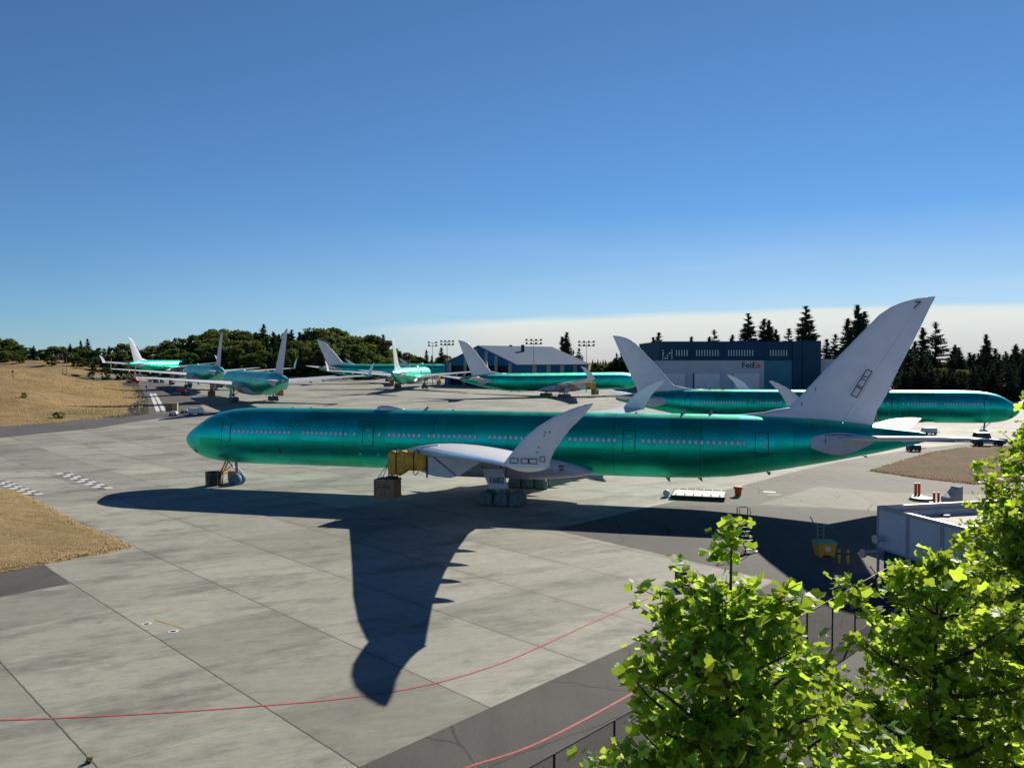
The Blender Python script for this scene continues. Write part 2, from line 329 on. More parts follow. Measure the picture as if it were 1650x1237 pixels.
# ---------------------------------------------------------------- mesh helpers
def tag(o, label=None, cat=None, group=None, kind=None):
    if label: o['label'] = label
    if cat: o['category'] = cat
    if group: o['group'] = group
    if kind: o['kind'] = kind
    return o
def empty(name, loc=(0, 0, 0), rz=0.0, label=None, cat=None, group=None):
    o = bpy.data.objects.new(name, None); COL.objects.link(o); o.location = loc; o.rotation_euler = (0, 0, rz)
    o.empty_display_size = .5
    return tag(o, label, cat, group)
def copy_tree(o, parent=None):
    c = o.copy(); COL.objects.link(c)
    if parent is not None:
        c.parent = parent
    for ch in list(o.children): copy_tree(ch, c)
    return c
class MB:
    def __init__(s): s.v = []; s.f = []
    def add(s, vs, fs):
        k = len(s.v); s.v += [tuple(map(float, p)) for p in vs]; s.f += [tuple(i+k for i in f) for f in fs]; return s
    def box(s, x0, y0, z0, x1, y1, z1, rz=0, c=None):
        vs = [(x, y, z) for z in (z0, z1) for x, y in ((x0, y0), (x1, y0), (x1, y1), (x0, y1))]
        if rz:
            cx, cy = c if c else ((x0+x1)/2, (y0+y1)/2); co, si = math.cos(rz), math.sin(rz)
            vs = [(cx+(x-cx)*co-(y-cy)*si, cy+(x-cx)*si+(y-cy)*co, z) for x, y, z in vs]
        return s.add(vs, [(0, 3, 2, 1), (4, 5, 6, 7), (0, 1, 5, 4), (1, 2, 6, 5), (2, 3, 7, 6), (3, 0, 4, 7)])
    def hexa(s, pts):
        return s.add(pts, [(0, 3, 2, 1), (4, 5, 6, 7), (0, 1, 5, 4), (1, 2, 6, 5), (2, 3, 7, 6), (3, 0, 4, 7)])
    def loft(s, rings, cap=True, closed=True):
        n = len(rings[0]); vs = [p for r in rings for p in r]; fs = []
        for i in range(len(rings)-1):
            for j in range(n if closed else n-1):
                a = i*n+j; b = i*n+(j+1) % n; fs.append((a, b, b+n, a+n))
        if cap:
            fs.append(tuple(range(n-1, -1, -1))); fs.append(tuple((len(rings)-1)*n+j for j in range(n)))
        return s.add(vs, fs)
    def tube(s, path, r, seg=8, r1=None, cap=True):
        path = [Vector(p) for p in path]; rings = []
        n = len(path); up = Vector((0, 0, 1))
        for i, p in enumerate(path):
            d = (path[min(i+1, n-1)]-path[max(i-1, 0)]).normalized()
            a = d.cross(up if abs(d.z) < .95 else Vector((1, 0, 0))).normalized(); b = d.cross(a)
            rr = r if r1 is None else r+(r1-r)*i/max(1, n-1)
            rings.append([p+(a*math.cos(t)+b*math.sin(t))*rr for t in [2*math.pi*k/seg for k in range(seg)]])
        return s.loft(rings, cap)
    def lathe(s, prof, seg=20, c=(0, 0, 0), axis='Z'):
        rings = []
        for r, z in prof:
            ring = []
            for k in range(seg):
                t = 2*math.pi*k/seg; a, b = r*math.cos(t), r*math.sin(t)
                p = (a, b, z) if axis == 'Z' else ((a, z, b) if axis == 'Y' else (z, a, b))
                ring.append((p[0]+c[0], p[1]+c[1], p[2]+c[2]))
            rings.append(ring)
        return s.loft(rings)
    def prism(s, poly, y0, y1, plane='XZ'):
        f = {'XZ': lambda a, b, t: (a, t, b), 'XY': lambda a, b, t: (a, b, t), 'YZ': lambda a, b, t: (t, a, b)}[plane]
        n = len(poly); vs = [f(a, b, y0) for a, b in poly]+[f(a, b, y1) for a, b in poly]
        fs = [tuple(range(n-1, -1, -1)), tuple(range(n, 2*n))]+[(i, (i+1) % n, (i+1) % n+n, i+n) for i in range(n)]
        return s.add(vs, fs)
    def build(s, name, m, parent=None, smooth=False, loc=None, auto=None):
        me = bpy.data.meshes.new(name); me.from_pydata(s.v, [], s.f); me.update()
        bm = bmesh.new(); bm.from_mesh(me); bmesh.ops.recalc_face_normals(bm, faces=bm.faces); bm.to_mesh(me); bm.free()
        if smooth:
            for p in me.polygons: p.use_smooth = True
            if auto is not None: me.set_sharp_from_angle(angle=R(auto))
        o = bpy.data.objects.new(name, me); COL.objects.link(o)
        me.materials.append(M[m] if isinstance(m, str) else m)
        if parent is not None: o.parent = parent
        if loc: o.location = loc
        return o
def text_mesh(txt, size, name, m, parent, mtx, extrude=.01):
    cu = bpy.data.curves.new(name, 'FONT'); cu.body = txt; cu.size = size; cu.extrude = extrude; cu.align_x = 'CENTER'; cu.align_y = 'CENTER'
    cu.offset = size*.012
    t = bpy.data.objects.new(name+'_c', cu); COL.objects.link(t)
    bpy.context.view_layer.update()
    me = bpy.data.meshes.new_from_object(t.evaluated_get(bpy.context.evaluated_depsgraph_get()))
    bpy.data.objects.remove(t)
    me.transform(mtx); me.materials.clear(); me.materials.append(M[m]); me.name = name
    o = bpy.data.objects.new(name, me); COL.objects.link(o); o.parent = parent; return o

# ---------------------------------------------------------------- ground
def sstep(t): t = min(max(t, 0.0), 1.0); return t*t*(3-2*t)
def gz(x, y):
    y = min(y, 650)
    return sstep((y-90)/80)*(0.008*(y-110)-0.013*max(min(x, 200), -300))
def un(px, py, z=None):
    u = (px-825)/CAM_F; v = -(py-618.5)/CAM_F; c, s = math.cos(CAM_P), math.sin(CAM_P)
    d = (u, c+v*s, -s+v*c); zz = 0.0 if z is None else z
    for i in range(60):
        t = (zz-CAM_H)/d[2]; P = (d[0]*t, d[1]*t, zz)
        if z is not None: break
        zz = .5*zz+.5*gz(P[0], min(P[1], 900))
    return P
def at(px, py, D):   # point seen at this pixel at depth D
    u = (px-825)/CAM_F; v = -(py-618.5)/CAM_F; c, s = math.cos(CAM_P), math.sin(CAM_P)
    k = D/(c+v*s); return (u*k, D, CAM_H+(-s+v*c)*k)
def sheet(name, poly, m, dz, cell=8.0, kind='structure', thick=False):
    """flat polygon draped on the ground surface, cut along a grid"""
    bm = bmesh.new(); bm.faces.new([bm.verts.new((x, y, 0)) for x, y in poly])
    bmesh.ops.triangulate(bm, faces=bm.faces[:])
    xs = [p[0] for p in poly]; ys = [p[1] for p in poly]
    if max(ys) > 88:
        for ax, lo, hi in ((0, min(xs), max(xs)), (1, min(ys), max(ys))):
            t = math.ceil(lo/cell)*cell
            while t < hi:
                co = [0, 0, 0]; no = [0, 0, 0]; co[ax] = t; no[ax] = 1
                bmesh.ops.bisect_plane(bm, geom=bm.verts[:]+bm.edges[:]+bm.faces[:], plane_co=co, plane_no=no)
                t += cell
    for v in bm.verts: v.co.z = gz(v.co.x, v.co.y)+dz
    bmesh.ops.recalc_face_normals(bm, faces=bm.faces)
    for f in bm.faces:
        if f.normal.z < 0: f.normal_flip()
    me = bpy.data.meshes.new(name); bm.to_mesh(me); bm.free(); me.materials.append(M[m])
    o = bpy.data.objects.new(name, me); COL.objects.link(o)
    if kind: o['kind'] = kind
    return o
def upx(l): return [un(*p)[:2] for p in l]
def ribbon(name, pts, w, m, dz, cell=8.0, **k):
    pts = [Vector(p) for p in pts]
    # resample smooth
    P = []
    for i in range(len(pts)-1):
        p0 = pts[max(i-1, 0)]; p1 = pts[i]; p2 = pts[i+1]; p3 = pts[min(i+2, len(pts)-1)]
        for j in range(8):
            t = j/8; P.append(.5*((2*p1)+(p2-p0)*t+(2*p0-5*p1+4*p2-p3)*t*t+(-p0+3*p1-3*p2+p3)*t**3))
    P.append(pts[-1]); Lr = []; Rr = []
    for i, p in enumerate(P):
        d = (P[min(i+1, len(P)-1)]-P[max(i-1, 0)]).normalized(); n = Vector((-d.y, d.x))
        Lr.append(p+n*w/2); Rr.append(p-n*w/2)
    me = bpy.data.meshes.new(name); n = len(P)
    vs = [(q.x, q.y, gz(q.x, q.y)+dz) for q in Lr+Rr]
    me.from_pydata(vs, [], [(i+n, i+n+1, i+1, i) for i in range(n-1)]); me.update(); me.materials.append(M[m])
    o = bpy.data.objects.new(name, me); COL.objects.link(o); o['kind'] = 'structure'; return o

APRON = [(-140, 4), (70, 4), (260, 40), (330, 300), (130, 440), (40, 520), (-130, 500), (-150, 560), (-225, 540), (-225, 420), (-181.8, 395.9),
         (-169, 374.1), (-107.1, 243.9), (-82.2, 187.5), (-84.8, 162.2), (-92.3, 149.4), (-140, 118)]
def sdist(x, y, poly=APRON):
    ins = False; best = 1e18; n = len(poly)
    for i in range(n):
        x0, y0 = poly[i]; x1, y1 = poly[(i+1) % n]
        if (y0 > y) != (y1 > y) and x < (x1-x0)*(y-y0)/(y1-y0)+x0: ins = not ins
        dx, dy = x1-x0, y1-y0; t = min(max(((x-x0)*dx+(y-y0)*dy)/(dx*dx+dy*dy), 0), 1)
        best = min(best, (x-x0-dx*t)**2+(y-y0-dy*t)**2)
    return (-1 if ins else 1)*math.sqrt(best)
def bumpf(x, y, cx, cy, a, rx, ry, rot=0):
    dx, dy = x-cx, y-cy; c, s = math.cos(rot), math.sin(rot); u = (dx*c+dy*s)/rx; v = (-dx*s+dy*c)/ry
    return a*math.exp(-(u*u+v*v))
def hill(x, y):
    d = sdist(x, y)
    if d < 0: return -0.5 if d < -9 else -0.06
    h = 0
    if x < -60:
        k = sstep(d/30)
        h += k*bumpf(x, y, -190, 255, 9.0, 62, 55, R(35)) + k*bumpf(x, y, -150, 170, 4.0, 40, 40)
        h += k*bumpf(x, y, -128, 205, 2.0, 16, 12) + k*bumpf(x, y, -118, 236, 1.4, 10, 18)
        h += .5*k*math.sin(x*.11+1)*math.sin(y*.09)+.7*k*math.sin(x*.045+y*.03)+.35*k*math.sin(x*.21+y*.13)*math.sin(y*.17-x*.05)
        h -= k*bumpf(x, y, -135, 262, 2.6, 16, 7, R(20))
        h += k*bumpf(x, y, -112, 190, 1.5, 9, 9)-k*bumpf(x, y, -122, 178, 1.6, 10, 4, R(10))
        h += k*bumpf(x, y, -290, 520, 6.0, 80, 60)
    h += sstep((y-430)/260)*3.0*sstep(d/60)
    if x > 100: h += sstep(d/60)*2.0
    return h-.06
def terr(x, y): return gz(x, y)+hill(x, y)
def ray_terr(px, py):
    """first point of the terrain seen at this pixel"""
    u = (px-825)/CAM_F; v = -(py-618.5)/CAM_F; c, s = math.cos(CAM_P), math.sin(CAM_P); d = (u, c+v*s, -s+v*c); t = 80.0
    while t < 700:
        x, y, z = d[0]*t, d[1]*t, CAM_H+d[2]*t
        if z < max(terr(x, y), gz(x, y) if sdist(x, y) < 0 else -9): return x, y, z
        t += .5
    return x, y, terr(x, y)
def build_terrain():
    def axis(segs):
        out = []
        for a, b, s in segs:
            t = a
            while t < b-1e-6: out.append(t); t += s
        out.append(segs[-1][1]); return out
    xs = axis([(-3000, -600, 300), (-600, -260, 20), (-260, -60, 3.5), (-60, 360, 12), (360, 600, 40), (600, 3000, 300)])
    ys = axis([(-60, 80, 20), (80, 120, 5), (120, 420, 3.5), (420, 640, 10), (640, 1000, 40), (1000, 4000, 300)])
    V = [(x, y, terr(x, y)) for y in ys for x in xs]; n = len(xs)
    F = [(j*n+i, j*n+i+1, (j+1)*n+i+1, (j+1)*n+i) for j in range(len(ys)-1) for i in range(n-1)]
    me = bpy.data.meshes.new('ground'); me.from_pydata(V, [], F); me.update()
    for p in me.polygons: p.use_smooth = True
    me.materials.append(M['grass']); o = bpy.data.objects.new('ground', me); COL.objects.link(o); o['kind'] = 'structure'
build_terrain()
sheet('concrete_apron', APRON, 'concrete', 0.0)
# asphalt by the near fence and round the tail
sheet('asphalt_road', [(-20, 12), (-5.2, 27.6), (6.8, 41), (16.5, 51.4), (3.4, 67.1), (13.1, 77.8), (22.5, 78.1), (34, 74.6), (60, 70), (66, 60), (66, 6), (-20, 6)], 'asphalt', .006)
sheet('taxiway', [(13.1, 77.8), (24.3, 89.7), (36.5, 104.4), (47.7, 116.4), (66, 134), (100, 158), (240, 160), (240, 60), (60.03, 70), (34, 74.6), (22.5, 78.1)], 'worn_asphalt', .012)
sheet('worn_pad', [(23.5, 78.9), (33.3, 90.1), (39.5, 86), (60, 83), (58, 72), (33.9, 75.4)], 'pad_concrete', .022)
SH = ([(-200, 95)]+upx([(0, 705)])+upx([(153, 690), (254, 674), (356, 667), (331, 662), (305, 633), (267, 617)])+[(-181, 395.9), (-169, 374.1), (-107.1, 243.9), (-82.2, 187.5), (-84.8, 162.2), (-92.3, 149.4), (-200, 105)][0:6])
sheet('shoulder', SH, 'asphalt2', .03)
sheet('asphalt_patch', upx([(-160, 905), (-1, 922), (71, 909), (113, 940), (0, 961), (-170, 985)]), 'asphalt', .008)
def island(name, pts, m, h=.12):
    """low turf island with an uneven edge"""
    pts = [Vector(p) for p in pts]; ring = []
    for i in range(len(pts)):
        a, b = pts[i], pts[(i+1) % len(pts)]; k = max(2, int((b-a).length/1.0))
        for j in range(k):
            p = a.lerp(b, j/k); ring.append(p+Vector((random.uniform(-.14, .14), random.uniform(-.14, .14))))
    c = sum(ring, Vector((0, 0)))/len(ring)
    bm = bmesh.new(); rows = []
    levels = [(0, -.03), (.006, .05), (.03, h), (.08, h*1.2), (.2, h*1.4), (.4, h*1.6), (.6, h*1.9), (.8, h*2.0)]
    for s, z in levels:
        row = []
        for p in ring:
            q = p.lerp(c, s); row.append(bm.verts.new((q.x, q.y, gz(q.x, q.y)+z+(random.uniform(-.05, .05) if s > 0.001 else 0))))
        rows.append(row)
    cv = bm.verts.new((c.x, c.y, gz(c.x, c.y)+h*2)); n = len(ring)
    for i in range(len(rows)-1):
        for j in range(n): bm.faces.new((rows[i][j], rows[i][(j+1) % n], rows[i+1][(j+1) % n], rows[i+1][j]))
    for j in range(n): bm.faces.new((rows[-1][j], rows[-1][(j+1) % n], cv))
    bmesh.ops.recalc_face_normals(bm, faces=bm.faces)
    me = bpy.data.meshes.new(name); bm.to_mesh(me); bm.free()
    for p in me.polygons: p.use_smooth = True
    me.materials.append(M[m]); o = bpy.data.objects.new(name, me); COL.objects.link(o); o['kind'] = 'structure'
island('grass_island', upx([(-260, 770), (0, 787), (25, 791), (76, 815), (127, 843), (170, 862), (211, 881), (178, 890), (71, 909), (0, 922), (-200, 945)]), 'grass2')
island('grass_island', upx([(1398, 759), (1454, 742), (1495, 730), (1544, 722), (1617, 719), (1800, 716), (1900, 760), (1568, 781), (1471, 770)]), 'grass3', .15)
# painted lines
ribbon('painted_line', upx([(-120, 1160), (0, 1160), (150, 1154), (280, 1147), (420, 1137), (560, 1124), (690, 1103), (800, 1071), (880, 1037), (960, 1000), (1055, 960), (1160, 925)]), .10, 'redline', .014)
ribbon('painted_line', upx([(640, 1280), (750, 1237), (850, 1204), (940, 1160), (1035, 1108), (1160, 1040), (1311, 973), (1420, 930)]), .12, 'redline', .014)
ribbon('painted_line', upx([(250, 998), (297, 1012)]), .09, 'yellow_line', .012)
ribbon('painted_line', upx([(-60, 764), (80, 761)]), .28, 'white_paint', .012)
ribbon('painted_line', upx([(1230, 792), (1250, 793)]), .7, 'white_paint', .022)
ribbon('painted_line', upx([(1236, 797), (1258, 797)]), .2, 'white_paint', .022)
for a, b, rows in (((94, 762), (166, 788), 2), ((-10, 775), (52, 798), 2)):
    a = Vector(un(*a)[:2]); b = Vector(un(*b)[:2]); n = 12; d = (b-a)/n; nn = Vector((-d.y, d.x)).normalized()
    mb = MB(); mk = MB()
    for i in range(n):
        for r in range(rows):
            p = a+d*i+nn*(r-.5)*.75; q = p+d
            quad = [(p.x, p.y, gz(p.x, p.y)+.012), (q.x, q.y, gz(q.x, q.y)+.012), (q.x+nn.x*.75, q.y+nn.y*.75, gz(q.x, q.y)+.012), (p.x+nn.x*.75, p.y+nn.y*.75, gz(p.x, p.y)+.012)]
            (mb if (i+r) % 2 == 0 else mk).add(quad, [(0, 1, 2, 3)])
    o = mb.build('painted_checks', 'white_paint'); o['kind'] = 'structure'
    o = mk.build('painted_checks', 'asphalt2'); o['kind'] = 'structure'
def disc(name, p, r0, r1, m, z):
    n = 18; V = [(p[0]+r*math.cos(2*math.pi*k/n), p[1]+r*math.sin(2*math.pi*k/n), z) for r in (r0, r1) for k in range(n)]
    me = bpy.data.meshes.new(name); me.from_pydata(V, [], [(k, (k+1) % n, (k+1) % n+n, k+n)[::-1] for k in range(n)]); me.update(); me.materials.append(M[m])
    o = bpy.data.objects.new(name, me); COL.objects.link(o); o['kind'] = 'structure'
for px in ((236, 1005), (279, 1017)):
    p = un(*px); disc('painted_ring', p, .14, .27, 'white_paint', .013); disc('tie_down_recess', p, .005, .135, 'dark_metal', .009)
# pale edge lines on the far left taxi shoulder, and the haul road on the embankment
ribbon('painted_line', upx([(255, 664), (249, 648), (243, 634)]), .9, 'white_paint', .05)
ribbon('painted_line', upx([(265, 664), (257, 648), (249, 634)]), .9, 'white_paint', .05)
def draped_ribbon(name, pts, w, m, dz=.12, n=60):
    P = []
    pts = [Vector(p) for p in pts]
    for i in range(len(pts)-1):
        for j in range(n//len(pts)+2): P.append(pts[i].lerp(pts[i+1], j/(n//len(pts)+2)))
    P.append(pts[-1]); V = []; k = len(P)
    for s in range(5):
        for i, p in enumerate(P):
            d = (P[min(i+1, k-1)]-P[max(i-1, 0)]).normalized(); q = p+Vector((-d.y, d.x))*w*(s/4-.5)
            V.append((q.x, q.y, terr(q.x, q.y)+dz))
    F = [(s*k+i, s*k+i+1, (s+1)*k+i+1, (s+1)*k+i) for s in range(4) for i in range(k-1)]
    me = bpy.data.meshes.new(name); me.from_pydata(V, [], F); me.update(); me.materials.append(M[m])
    o = bpy.data.objects.new(name, me); COL.objects.link(o); o['kind'] = 'structure'
draped_ribbon('dirt_track', [(-300, 300), (-235, 312), (-200, 330), (-185, 352), (-205, 392)], 12, 'dirt', .25)
draped_ribbon('haul_road', [(-330, 452), (-240, 430), (-196, 412)], 16, 'worn_asphalt', .3)

# ---------------------------------------------------------------- the twin-jet airliner (x aft of nose tip, -y = port side, z up)
PROF = [(0.0, 4.98, 4.90, .04), (.08, 5.25, 4.62, .32), (.3, 5.55, 4.28, .66), (.6, 5.82, 3.98, .98), (1.0, 6.12, 3.66, 1.28), (1.6, 6.52, 3.30, 1.62), (2.2, 6.92, 3.04, 1.92), (3.0, 7.42, 2.80, 2.24),
        (4.3, 7.96, 2.58, 2.60), (6.0, 8.34, 2.45, 2.88), (8.0, 8.54, 2.40, 3.04), (10.0, 8.6, 2.40, 3.10), (20, 8.6, 2.40, 3.10), (35, 8.6, 2.4, 3.1), (50, 8.6, 2.40, 3.10), (54, 8.6, 2.41, 3.10),
        (56.6, 8.6, 2.46, 3.07), (58.5, 8.6, 2.62, 3.0), (60.6, 8.58, 2.92, 2.90), (64, 8.5, 3.52, 2.60), (67.8, 8.28, 4.30, 2.12), (70, 8.06, 4.78, 1.76), (72.4, 7.76, 5.34, 1.28), (74.5, 7.48, 5.88, .84), (75.8, 7.32, 6.22, .50)]
PX = [p[0] for p in PROF]
def prof(x):
    return tuple(float(np.interp(x, PX, [p[k] for p in PROF])) for k in (1, 2, 3))
def sy(x, z, off=0.0):
    t, b, w = prof(x); zc, hz = (t+b)/2, (t-b)/2; q = min(abs((z-zc)/hz), .999)
    return w*math.sqrt(1-q*q)+off
def ring(x, t, b, w, n=56):
    zc, hz = (t+b)/2, (t-b)/2
    return [(x, w*math.cos(2*math.pi*k/n), zc+hz*math.sin(2*math.pi*k/n)) for k in range(n)]
def patch(mb, xs, zlo, zhi, side, off, nz=8):
    """skin patch hugging the fuselage"""
    rings = []
    V = []; n = nz+1
    for i, x in enumerate(xs):
        lo, hi = zlo[i], zhi[i]
        for j in range(n):
            z = lo+(hi-lo)*j/nz; V.append((x, side*sy(x, z, off), z))
    F = [(i*n+j, i*n+j+1, (i+1)*n+j+1, (i+1)*n+j) for i in range(len(xs)-1) for j in range(nz)]
    mb.add(V, F)
def foil(le, te, th, z, y, n=12, f0=0.0, f1=1.0):
    """closed airfoil ring in the x-z plane at span y; f0..f1 = chord fractions"""
    c = te-le; up = []; lo = []
    for i in range(n+1):
        f = f0+(f1-f0)*(1-math.cos(math.pi*i/n))/2
        yt = 5*th*(.2969*math.sqrt(f)-.126*f-.3516*f*f+.2843*f**3-.1036*f**4)*c+.012
        camb = .018*c*math.sin(math.pi*f)
        up.append((le+f*c, y, z+camb+yt)); lo.append((le+f*c, y, z+camb-yt*.85))
    return up+lo[::-1]
WING = [(2.3, 27.0, 41.4, .125, 4.35), (6.0, 29.3, 41.4, .12, 4.85), (9.8, 31.5, 41.6, .115, 5.25), (15.0, 34.7, 42.8, .108, 5.75), (20.0, 37.8, 44.2, .10, 6.25), (25.3, 41.0, 45.9, .10, 6.75), (29.0, 43.4, 47.3, .095, 7.05), (31.45, 45.2, 48.2, .09, 7.2)]
def wing_z(y): return float(np.interp(y, [w[0] for w in WING], [w[4] for w in WING]))
def wing_te(y): return float(np.interp(y, [w[0] for w in WING], [w[2] for w in WING]))
TIP = [(7.12, 45.25, 48.25, .10), (7.6, 45.6, 48.35, .08), (8.14, 46.03, 48.6, .07), (8.93, 46.71, 49.1, .065), (9.6, 47.5, 49.65, .06), (10.23, 48.48, 50.3, .06), (10.75, 49.64, 50.75, .06), (11.0, 50.4, 50.93, .06), (11.12, 50.9, 51.02, .06)]
WINGRP = [(7.97, 13), (16.1, 2), (17.1, 8), (21.88, 1), (24.63, 1), (25.71, 7), (30.0, 10), (36.34, 13), (44.35, 9), (51.34, 18)]
def airliner(name='airliner'):
    root = empty(name)
    # fuselage
    xs = sorted(set(list(np.round(np.concatenate([np.array([0, .08, .3, .6, 1, 1.6, 2.2, 3, 3.7, 4.3, 5.2, 6, 7, 8, 9, 10]), np.linspace(12, 54, 22), np.linspace(55.5, 75.8, 24)]), 3))))
    # smooth profile by averaging
    rings = []
    for x in xs:
        a = prof(max(x-.35*min(x, 1), 0)); b = prof(x); c = prof(min(x+.35*min(x, 1), 75.8))
        rings.append(ring(x, *[(a[k]+2*b[k]+c[k])/4 for k in range(3)]))
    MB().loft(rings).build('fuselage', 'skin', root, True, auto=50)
    # tail cone exhaust
    MB().loft([ring(x, *p, n=20) for x, p in ((75.82, (7.28, 6.28, .46)), (76.3, (7.2, 6.4, .36)))]).build('tail_exhaust', 'strut', root, True, auto=40)
    # fin
    def finring(z, le, te, th):
        pts = foil(le, te, th, 0, 0, 10); return [(p[0], p[2], z) for p in pts]
    FIN = [(7.75, 62.9, 71.9, .045), (8.5, 63.4, 72.05, .07), (9.3, 64.6, 72.3, .09), (10.53, 65.7, 73.0, .09), (12.9, 67.75, 74.0, .088), (15.0, 69.7, 75.0, .085), (16.7, 71.25, 75.78, .083), (17.9, 72.35, 76.3, .08), (18.6, 73.35, 76.6, .07), (19.0, 74.3, 76.8, .055), (19.3, 75.4, 76.93, .045), (19.46, 76.6, 77.0, .04)]
    MB().loft([[(p[0], p[2], z) for p in foil(le, te, th, 0, 0, 10, 0, .70)] for z, le, te, th in FIN]).build('vertical_fin', 'composite', root, True, auto=40)
    MB().loft([[(p[0], p[2], z) for p in foil(le, te, th, 0, 0, 8, .703, 1.0)] for z, le, te, th in FIN]).build('rudder', 'composite', root, True, auto=40)
    # dorsal fairing
    MB().loft([[(x, w*math.cos(t), z0+h*math.sin(t)) for t in [math.pi*2*k/12 for k in range(12)]] for x, z0, h, w in ((58.2, 8.58, .03, .1), (60.5, 8.5, .16, .25), (62.3, 8.5, .36, .33), (63.4, 8.45, .7, .33), (64.6, 8.3, 1.05, .3), (66.2, 8.2, .8, .3))]).build('dorsal_fairing', 'composite', root, True)
    for s in (-1, 1):
        # wing
        n = 12
        MB().loft([foil(le, te, th, z, s*y, n, .10, 1.0) for y, le, te, th, z in WING]).build('wing', 'wing_white', root, True, auto=40)
        MB().loft([foil(le, te, th*1.02, z, s*y, 6, .0, .0975) for y, le, te, th, z in WING[1:]]).build('leading_edge_slat', 'slat', root, True, auto=60)
        rg = []
        for z, le, te, th in TIP:
            rg.append([(p[0], s*(31.62+(p[2]*1.0)-.05), z) for p in foil(le, te, th, 0, 0, 8)])
        tip = MB().loft(rg).build('folding_wingtip', 'composite', root, True, auto=40)
        # horizontal stabiliser
        ST = [(.9, 67.9, 74.3, .09, 6.55), (1.8, 68.5, 74.6, .09, 6.62), (6.5, 72.0, 76.4, .085, 7.15), (10.6, 75.0, 78.0, .08, 7.62), (11.5, 76.3, 78.35, .07, 7.72), (11.8, 77.2, 78.45, .06, 7.75)]
        MB().loft([foil(le, te, th, z, s*y, 10) for y, le, te, th, z in ST]).build('horizontal_stabiliser', 'wing_white', root, True, auto=40)
        mb = MB(); xs2 = [66.35, 66.6, 67.2, 68.2, 69.2, 70.2, 71.2, 71.9]
        patch(mb, xs2, [5.85, 5.7, 5.5, 5.2, 5.15, 5.5, 6.0, 6.5], [6.65, 6.8, 7.0, 7.18, 7.2, 7.1, 6.95, 6.75], s, .05)
        rim = MB(); patch(rim, [74.2, 75.0, 75.75], [6.35, 6.45, 6.52], [6.95, 6.98, 7.0], s, .02, 4); rim.build('tail_access_panel', 'fairing', root, True)
        sf = mb.build('stabiliser_fairing', 'fairing', root, True)
        mb = MB()
        path = [(67.6, 6.3), (67.6, 6.6), (67.6, 6.96), (68.3, 7.03), (69.0, 7.06), (69.8, 6.98), (70.6, 6.86), (71.4, 6.72)]
        mb.tube([(x, s*sy(x, z, .055), z) for x, z in path], .04, 5)
        mb.build('access_seam', 'dark_line', sf)
        # pylon
        mb = MB(); Y = s*9.8
        mb.prism([(32.3, 5.35), (32.3, 3.35), (33.2, 3.15), (34.6, 3.05), (35.5, 3.3), (37.5, 4.6), (38.5, 5.0), (33.0, 5.5)], Y-.33, Y+.33)
        mb.build('engine_pylon', 'fairing', root)
        mb = MB(); mb.prism([(29.2, 5.25), (31.0, 5.72), (33.2, 6.0), (33.3, 5.75), (31.8, 5.4), (29.6, 5.1)], s*9.2-.12, s*9.2+.12)
        mb.build('pylon_fairing', 'composite', root)
        mb = MB()
        mb.tube([(32.55, Y+s*.36, 5.3), (35.2, Y+s*.36, 3.3)], .045, 6); mb.tube([(32.4, Y+s*.36, 5.4), (32.4, Y+s*.36, 3.0)], .08, 6)
        mb.build('pylon_brace', 'dark_line', root)
        # flap track fairings
        for y, L in ((8.3, 4.6), (15.4, 4.0), (18.8, 3.6), (22.3, 3.2), (25.8, 2.8)):
            te = wing_te(y); z = wing_z(y)-.38; mb = MB()
            mb.loft([[(te-L*.72+L*f, s*y+.27*r*math.cos(t), z-.06*f*2+.36*r*math.sin(t)) for t in [2*math.pi*k/10 for k in range(10)]] for f, r in ((0, .05), (.12, .55), (.3, .9), (.5, 1), (.72, .8), (.9, .4), (1, .06))])
            mb.build('flap_fairing', 'wing_white', root, True)
        # main gear
        g = MB(); gx, gy = 38.35, s*5.5
        g.tube([(38.3, gy, 4.2), (38.35, gy, .8)], .22, 10); g.tube([(38.3, gy-s*2.0, 3.4), (38.35, gy, 1.7)], .10, 6); g.tube([(36.0, gy-s*.6, 3.6), (38.2, gy, 1.5)], .10, 6)
        g.tube([(36.8, gy, .68), (39.9, gy, .68)], .16, 8)
        for k in (-1, 0, 1): g.tube([(38.35+1.45*k, gy-.85, .68), (38.35+1.45*k, gy+.85, .68)], .10, 8)
        gear = g.build('main_landing_gear', 'strut', root, True, auto=40)
        for k in (-1, 0, 1):
            for q in (-1, 1):
                cx, cy = 38.35+1.46*k, gy+q*.72
                w = MB(); w.lathe([(.05, -.24), (.5, -.25), (.64, -.17), (.66, 0), (.64, .17), (.5, .25), (.05, .24)], 20, (cx, cy, .66), 'Y')
                wo = w.build('wheel', 'black_plastic', gear, True, auto=40)
                c = MB(); rg = []
                for zt in (.05, .35, .62, .70, .76, .95, 1.15, 1.30, 1.38, 1.40):
                    r = max(.05, (1-max(0, (zt-.45)/.96)**2.6)**.5)
                    if .65 < zt < .72: r *= .97
                    rg.append([(cx+math.copysign(abs(math.cos(t))**.6, math.cos(t))*.69*r*(1+.03*math.sin(5*t+zt*9+cx)), cy+math.copysign(abs(math.sin(t))**.6, math.sin(t))*.40*(r**.6)*(1+.03*math.sin(4*t+cx*3)), zt) for t in [2*math.pi*i/28 for i in range(28)]])
                c.loft(rg); cc = c.build('wheel_cover', 'tyre_cover', gear, True)
                b = MB(); b.loft([[(cx+math.copysign(abs(math.cos(t))**.6, math.cos(t))*.715, cy+math.copysign(abs(math.sin(t))**.6, math.sin(t))*.43, z) for t in [2*math.pi*i/20 for i in range(20)]] for z in (.66, .74)], cap=False)
        d = MB()
